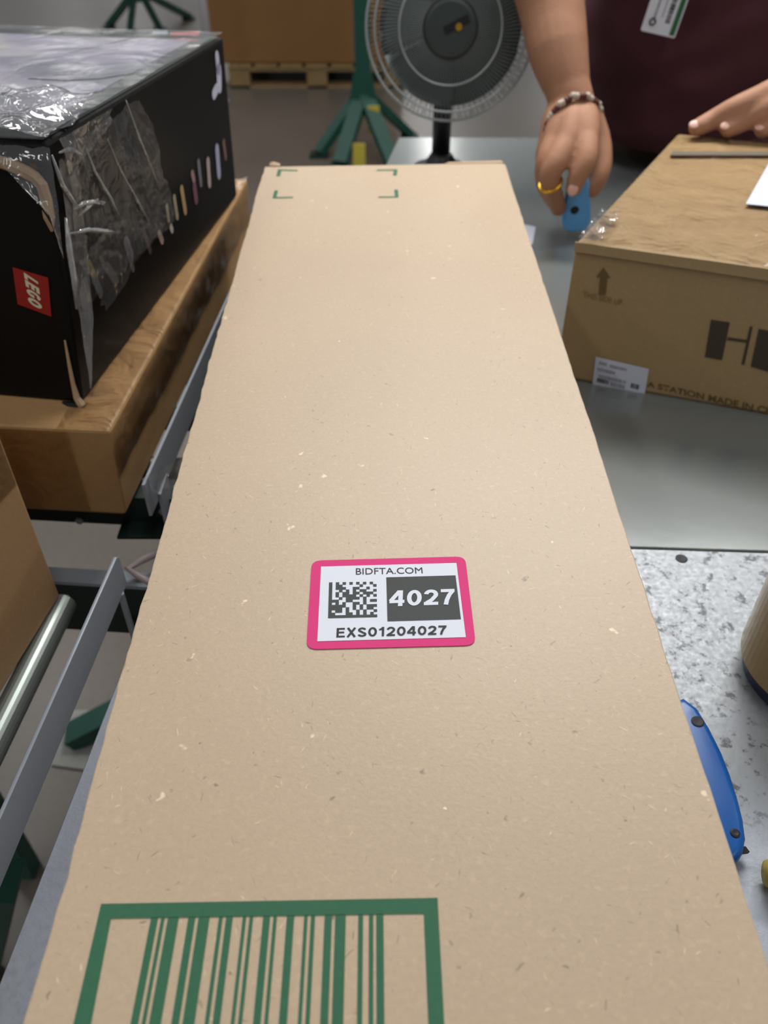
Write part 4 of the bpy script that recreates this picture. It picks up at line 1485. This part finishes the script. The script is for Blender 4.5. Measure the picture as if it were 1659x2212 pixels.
obj('red_thread', tube([bp3[0], H_(1172, 330, 1.243), H_(1171, 344, 1.243)], [0.005, 0.0055, 0.002], 8), M['red'], br, True)

# t-shirt: loose trunk with short sleeves, open hem hanging over the table edge
bm = bmesh.new()
torso_loft(bm, [(PX - 0.01, 1.615, 0.925, 0.185, 0.195), (PX - 0.008, 1.615, 0.95, 0.205, 0.20), (PX, 1.612, 1.03, 0.222, 0.200), (PX, 1.612, 1.12, 0.222, 0.190), (PX, 1.612, 1.22, 0.215, 0.165),
                (PX, 1.61, 1.32, 0.208, 0.140), (PX, 1.605, 1.40, 0.190, 0.105), (PX, 1.60, 1.455, 0.10, 0.075)])
limb(bm, [shR + Vector((0.05, 0, -0.01)), shR + Vector((0.0, -0.0, 0.0)), elbowR.lerp(shR, 0.42)], [0.078, 0.076, 0.070], 22)
limb(bm, [shL + Vector((-0.05, 0, -0.01)), shL, elbowL.lerp(shL, 0.42) + Vector((0.02, 0, 0))], [0.078, 0.076, 0.070], 22)
shirt = fuse(bm, 0.008, 6, 'shirt')
for v in shirt.vertices:
    p = v.co
    k = max(0.0, 1 - (p.z - 0.92) / 0.4)
    s1 = noise.noise(Vector((p.x * 5, p.y * 5, p.z * 14 + p.x * 6))) * 0.010 * (0.35 + k)
    s2 = noise.noise(Vector((p.x * 9 + 4, p.y * 9, p.z * 26 - p.x * 10))) * 0.004
    c = Vector((PX, 1.61, p.z))
    d = (p - c); d.z = 0
    if d.length > 0.01: v.co = p + d.normalized() * (s1 + s2)
    v.co -= off
shirt.materials.clear()
so = link('shirt', shirt, M['shirt'], per)
for p in shirt.polygons: p.use_smooth = True
# trousers and shoes
bm = bmesh.new()
torso_loft(bm, [(PX, 1.835, 0.84, 0.165, 0.118), (PX, 1.825, 0.95, 0.165, 0.115), (PX, 1.81, 1.0, 0.16, 0.11)])
for s in (-1, 1):
    limb(bm, [(PX + s * 0.085, 1.835, 0.86), (PX + s * 0.095, 1.83, 0.48), (PX + s * 0.10, 1.86, 0.11)], [0.088, 0.066, 0.052], 18)
tr = fuse(bm, 0.01, 4, 'trousers')
for v in tr.vertices: v.co -= off
tr.materials.clear()
link('trousers', tr, M['pants'], per)
for s in (-1, 1):
    bm = ell(bmesh.new(), (PX + s * 0.105, 1.82, 0.046), 0.046, 0.13, 0.045)
    obj('shoe', bm, M['hair'], per, True)

# ------------------------------------------------------------------ cutter held in the hand
ct, cb_ = H_(1250, 372, 1.190), H_(1243, 497, 1.196)
kd_ = (cb_ - ct).normalized()
kx = Vector((1, 0, 0)); kx = (kx - kd_ * kx.dot(kd_)).normalized()
kz = kx.cross(kd_)
if kz.y > 0: kz = -kz
knife = empty('box_cutter', cb_, 'light blue box cutter gripped in the hand above the table', 'cutter')
Lk = (cb_ - ct).length
prof = [(0.0, 0.012), (0.12, 0.014), (0.35, 0.0160), (0.55, 0.0190), (0.72, 0.0205), (0.86, 0.0200), (0.95, 0.0160), (1.0, 0.009)]
pts = [ct + kd_ * (Lk * t) + kx * w for t, w in prof] + [ct + kd_ * (Lk * t) - kx * w for t, w in reversed(prof)]
bm = bmesh.new()
hexa(bm, [p - kz * 0.007 for p in pts], [p + kz * 0.007 for p in pts])
bmesh.ops.recalc_face_normals(bm, faces=bm.faces)
bmesh.ops.bevel(bm, geom=[e for e in bm.edges if abs((e.verts[0].co - e.verts[1].co).dot(kz)) < 1e-5], offset=0.004, segments=3, profile=0.5, affect='EDGES')
obj('body', bm, M['ltblue'], knife, True)
hp_ = ct.lerp(cb_, 0.60) + kz * 0.0066 - kx * 0.004
obj('finger_hole', lathe(hp_, kz, [(0.0062, -0.002), (0.0062, 0.0006), (0.0045, 0.001), (0, 0.0006)], 20), M['hole'], knife)
obj('blade', bar(cb_ - kd_ * 0.004, cb_ + kd_ * 0.003, 0.010, 0.0012, kz), M['chrome'], knife)

# ------------------------------------------------------------------ identity badge hanging on the shirt
bY = 1.405
bq = [PY(1384, 66, bY), PY(1457, 83, bY)]
u_ = (bq[1] - bq[0]).normalized()
pa, pb = PY(1384, 66, bY), PY(1412, -50, bY + 0.005)
up_ = (pb - pa); up_ = (up_ - u_ * up_.dot(u_)).normalized()
bw = (bq[1] - bq[0]).length
bh = bw * 1.62
bnm = u_.cross(up_)
if bnm.y > 0: bnm = -bnm
badge = empty('id_badge', pa, 'white and green identity card hanging on the maroon t-shirt', 'badge')
Q = [pa + up_ * bh, pa + up_ * bh + u_ * bw, pa + u_ * bw, pa]       # TL TR BR BL
bm = prism([p for p in rounded(Q, 0.003)], -bnm * 0.0015)
obj('card', bm, M['white'], badge)
ins = [bil(Q, .02, .02), bil(Q, .98, .02), bil(Q, .98, .98), bil(Q, .02, .98)]
obj('green_stripe', quadprint(Q, .81, .03, .955, .97, bnm, 0.0006), plain('badge_green', (38, 104, 66), 0.4), badge)
bm = bmesh.new()
random.seed(5)
b = .22
while b < .80:
    h = random.choice((0.012, 0.02, 0.035))
    quadprint(Q, .58, b, .72, b + h, bnm, 0.0006, bm)
    b += h + random.choice((0.010, 0.016))
obj('card_barcode', bm, M['ink'], badge)
bm = bmesh.new()
b = .15
while b < .74:
    h = random.uniform(0.02, 0.05)
    quadprint(Q, .225, b, .285, b + h, bnm, 0.0006, bm)
    b += h + 0.008
obj('card_text', bm, M['grey_ink'], badge)
bm = bmesh.new()
b = .30
while b < .72:
    h = random.uniform(0.02, 0.04)
    quadprint(Q, .44, b, .475, b + h, bnm, 0.0006, bm)
    b += h + 0.008
obj('card_text', bm, M['grey_ink'], badge)
cc = bil(Q, .24, .835)
pts = [cc + (u_ * math.cos(a) + up_ * math.sin(a)) * (bw * 0.085) + bnm * 0.001 for a in (math.pi / 3 * k for k in range(6))]
lm = tube(pts, bw * 0.022, 6, closed=True)
obj('card_logo', lm, M['inkblk'], badge)
sm = bil(Q, .5, .02)
obj('clip_strap', bar(sm, sm + up_ * 0.03 - bnm * 0.02, 0.010, 0.002, bnm), M['white'], badge)
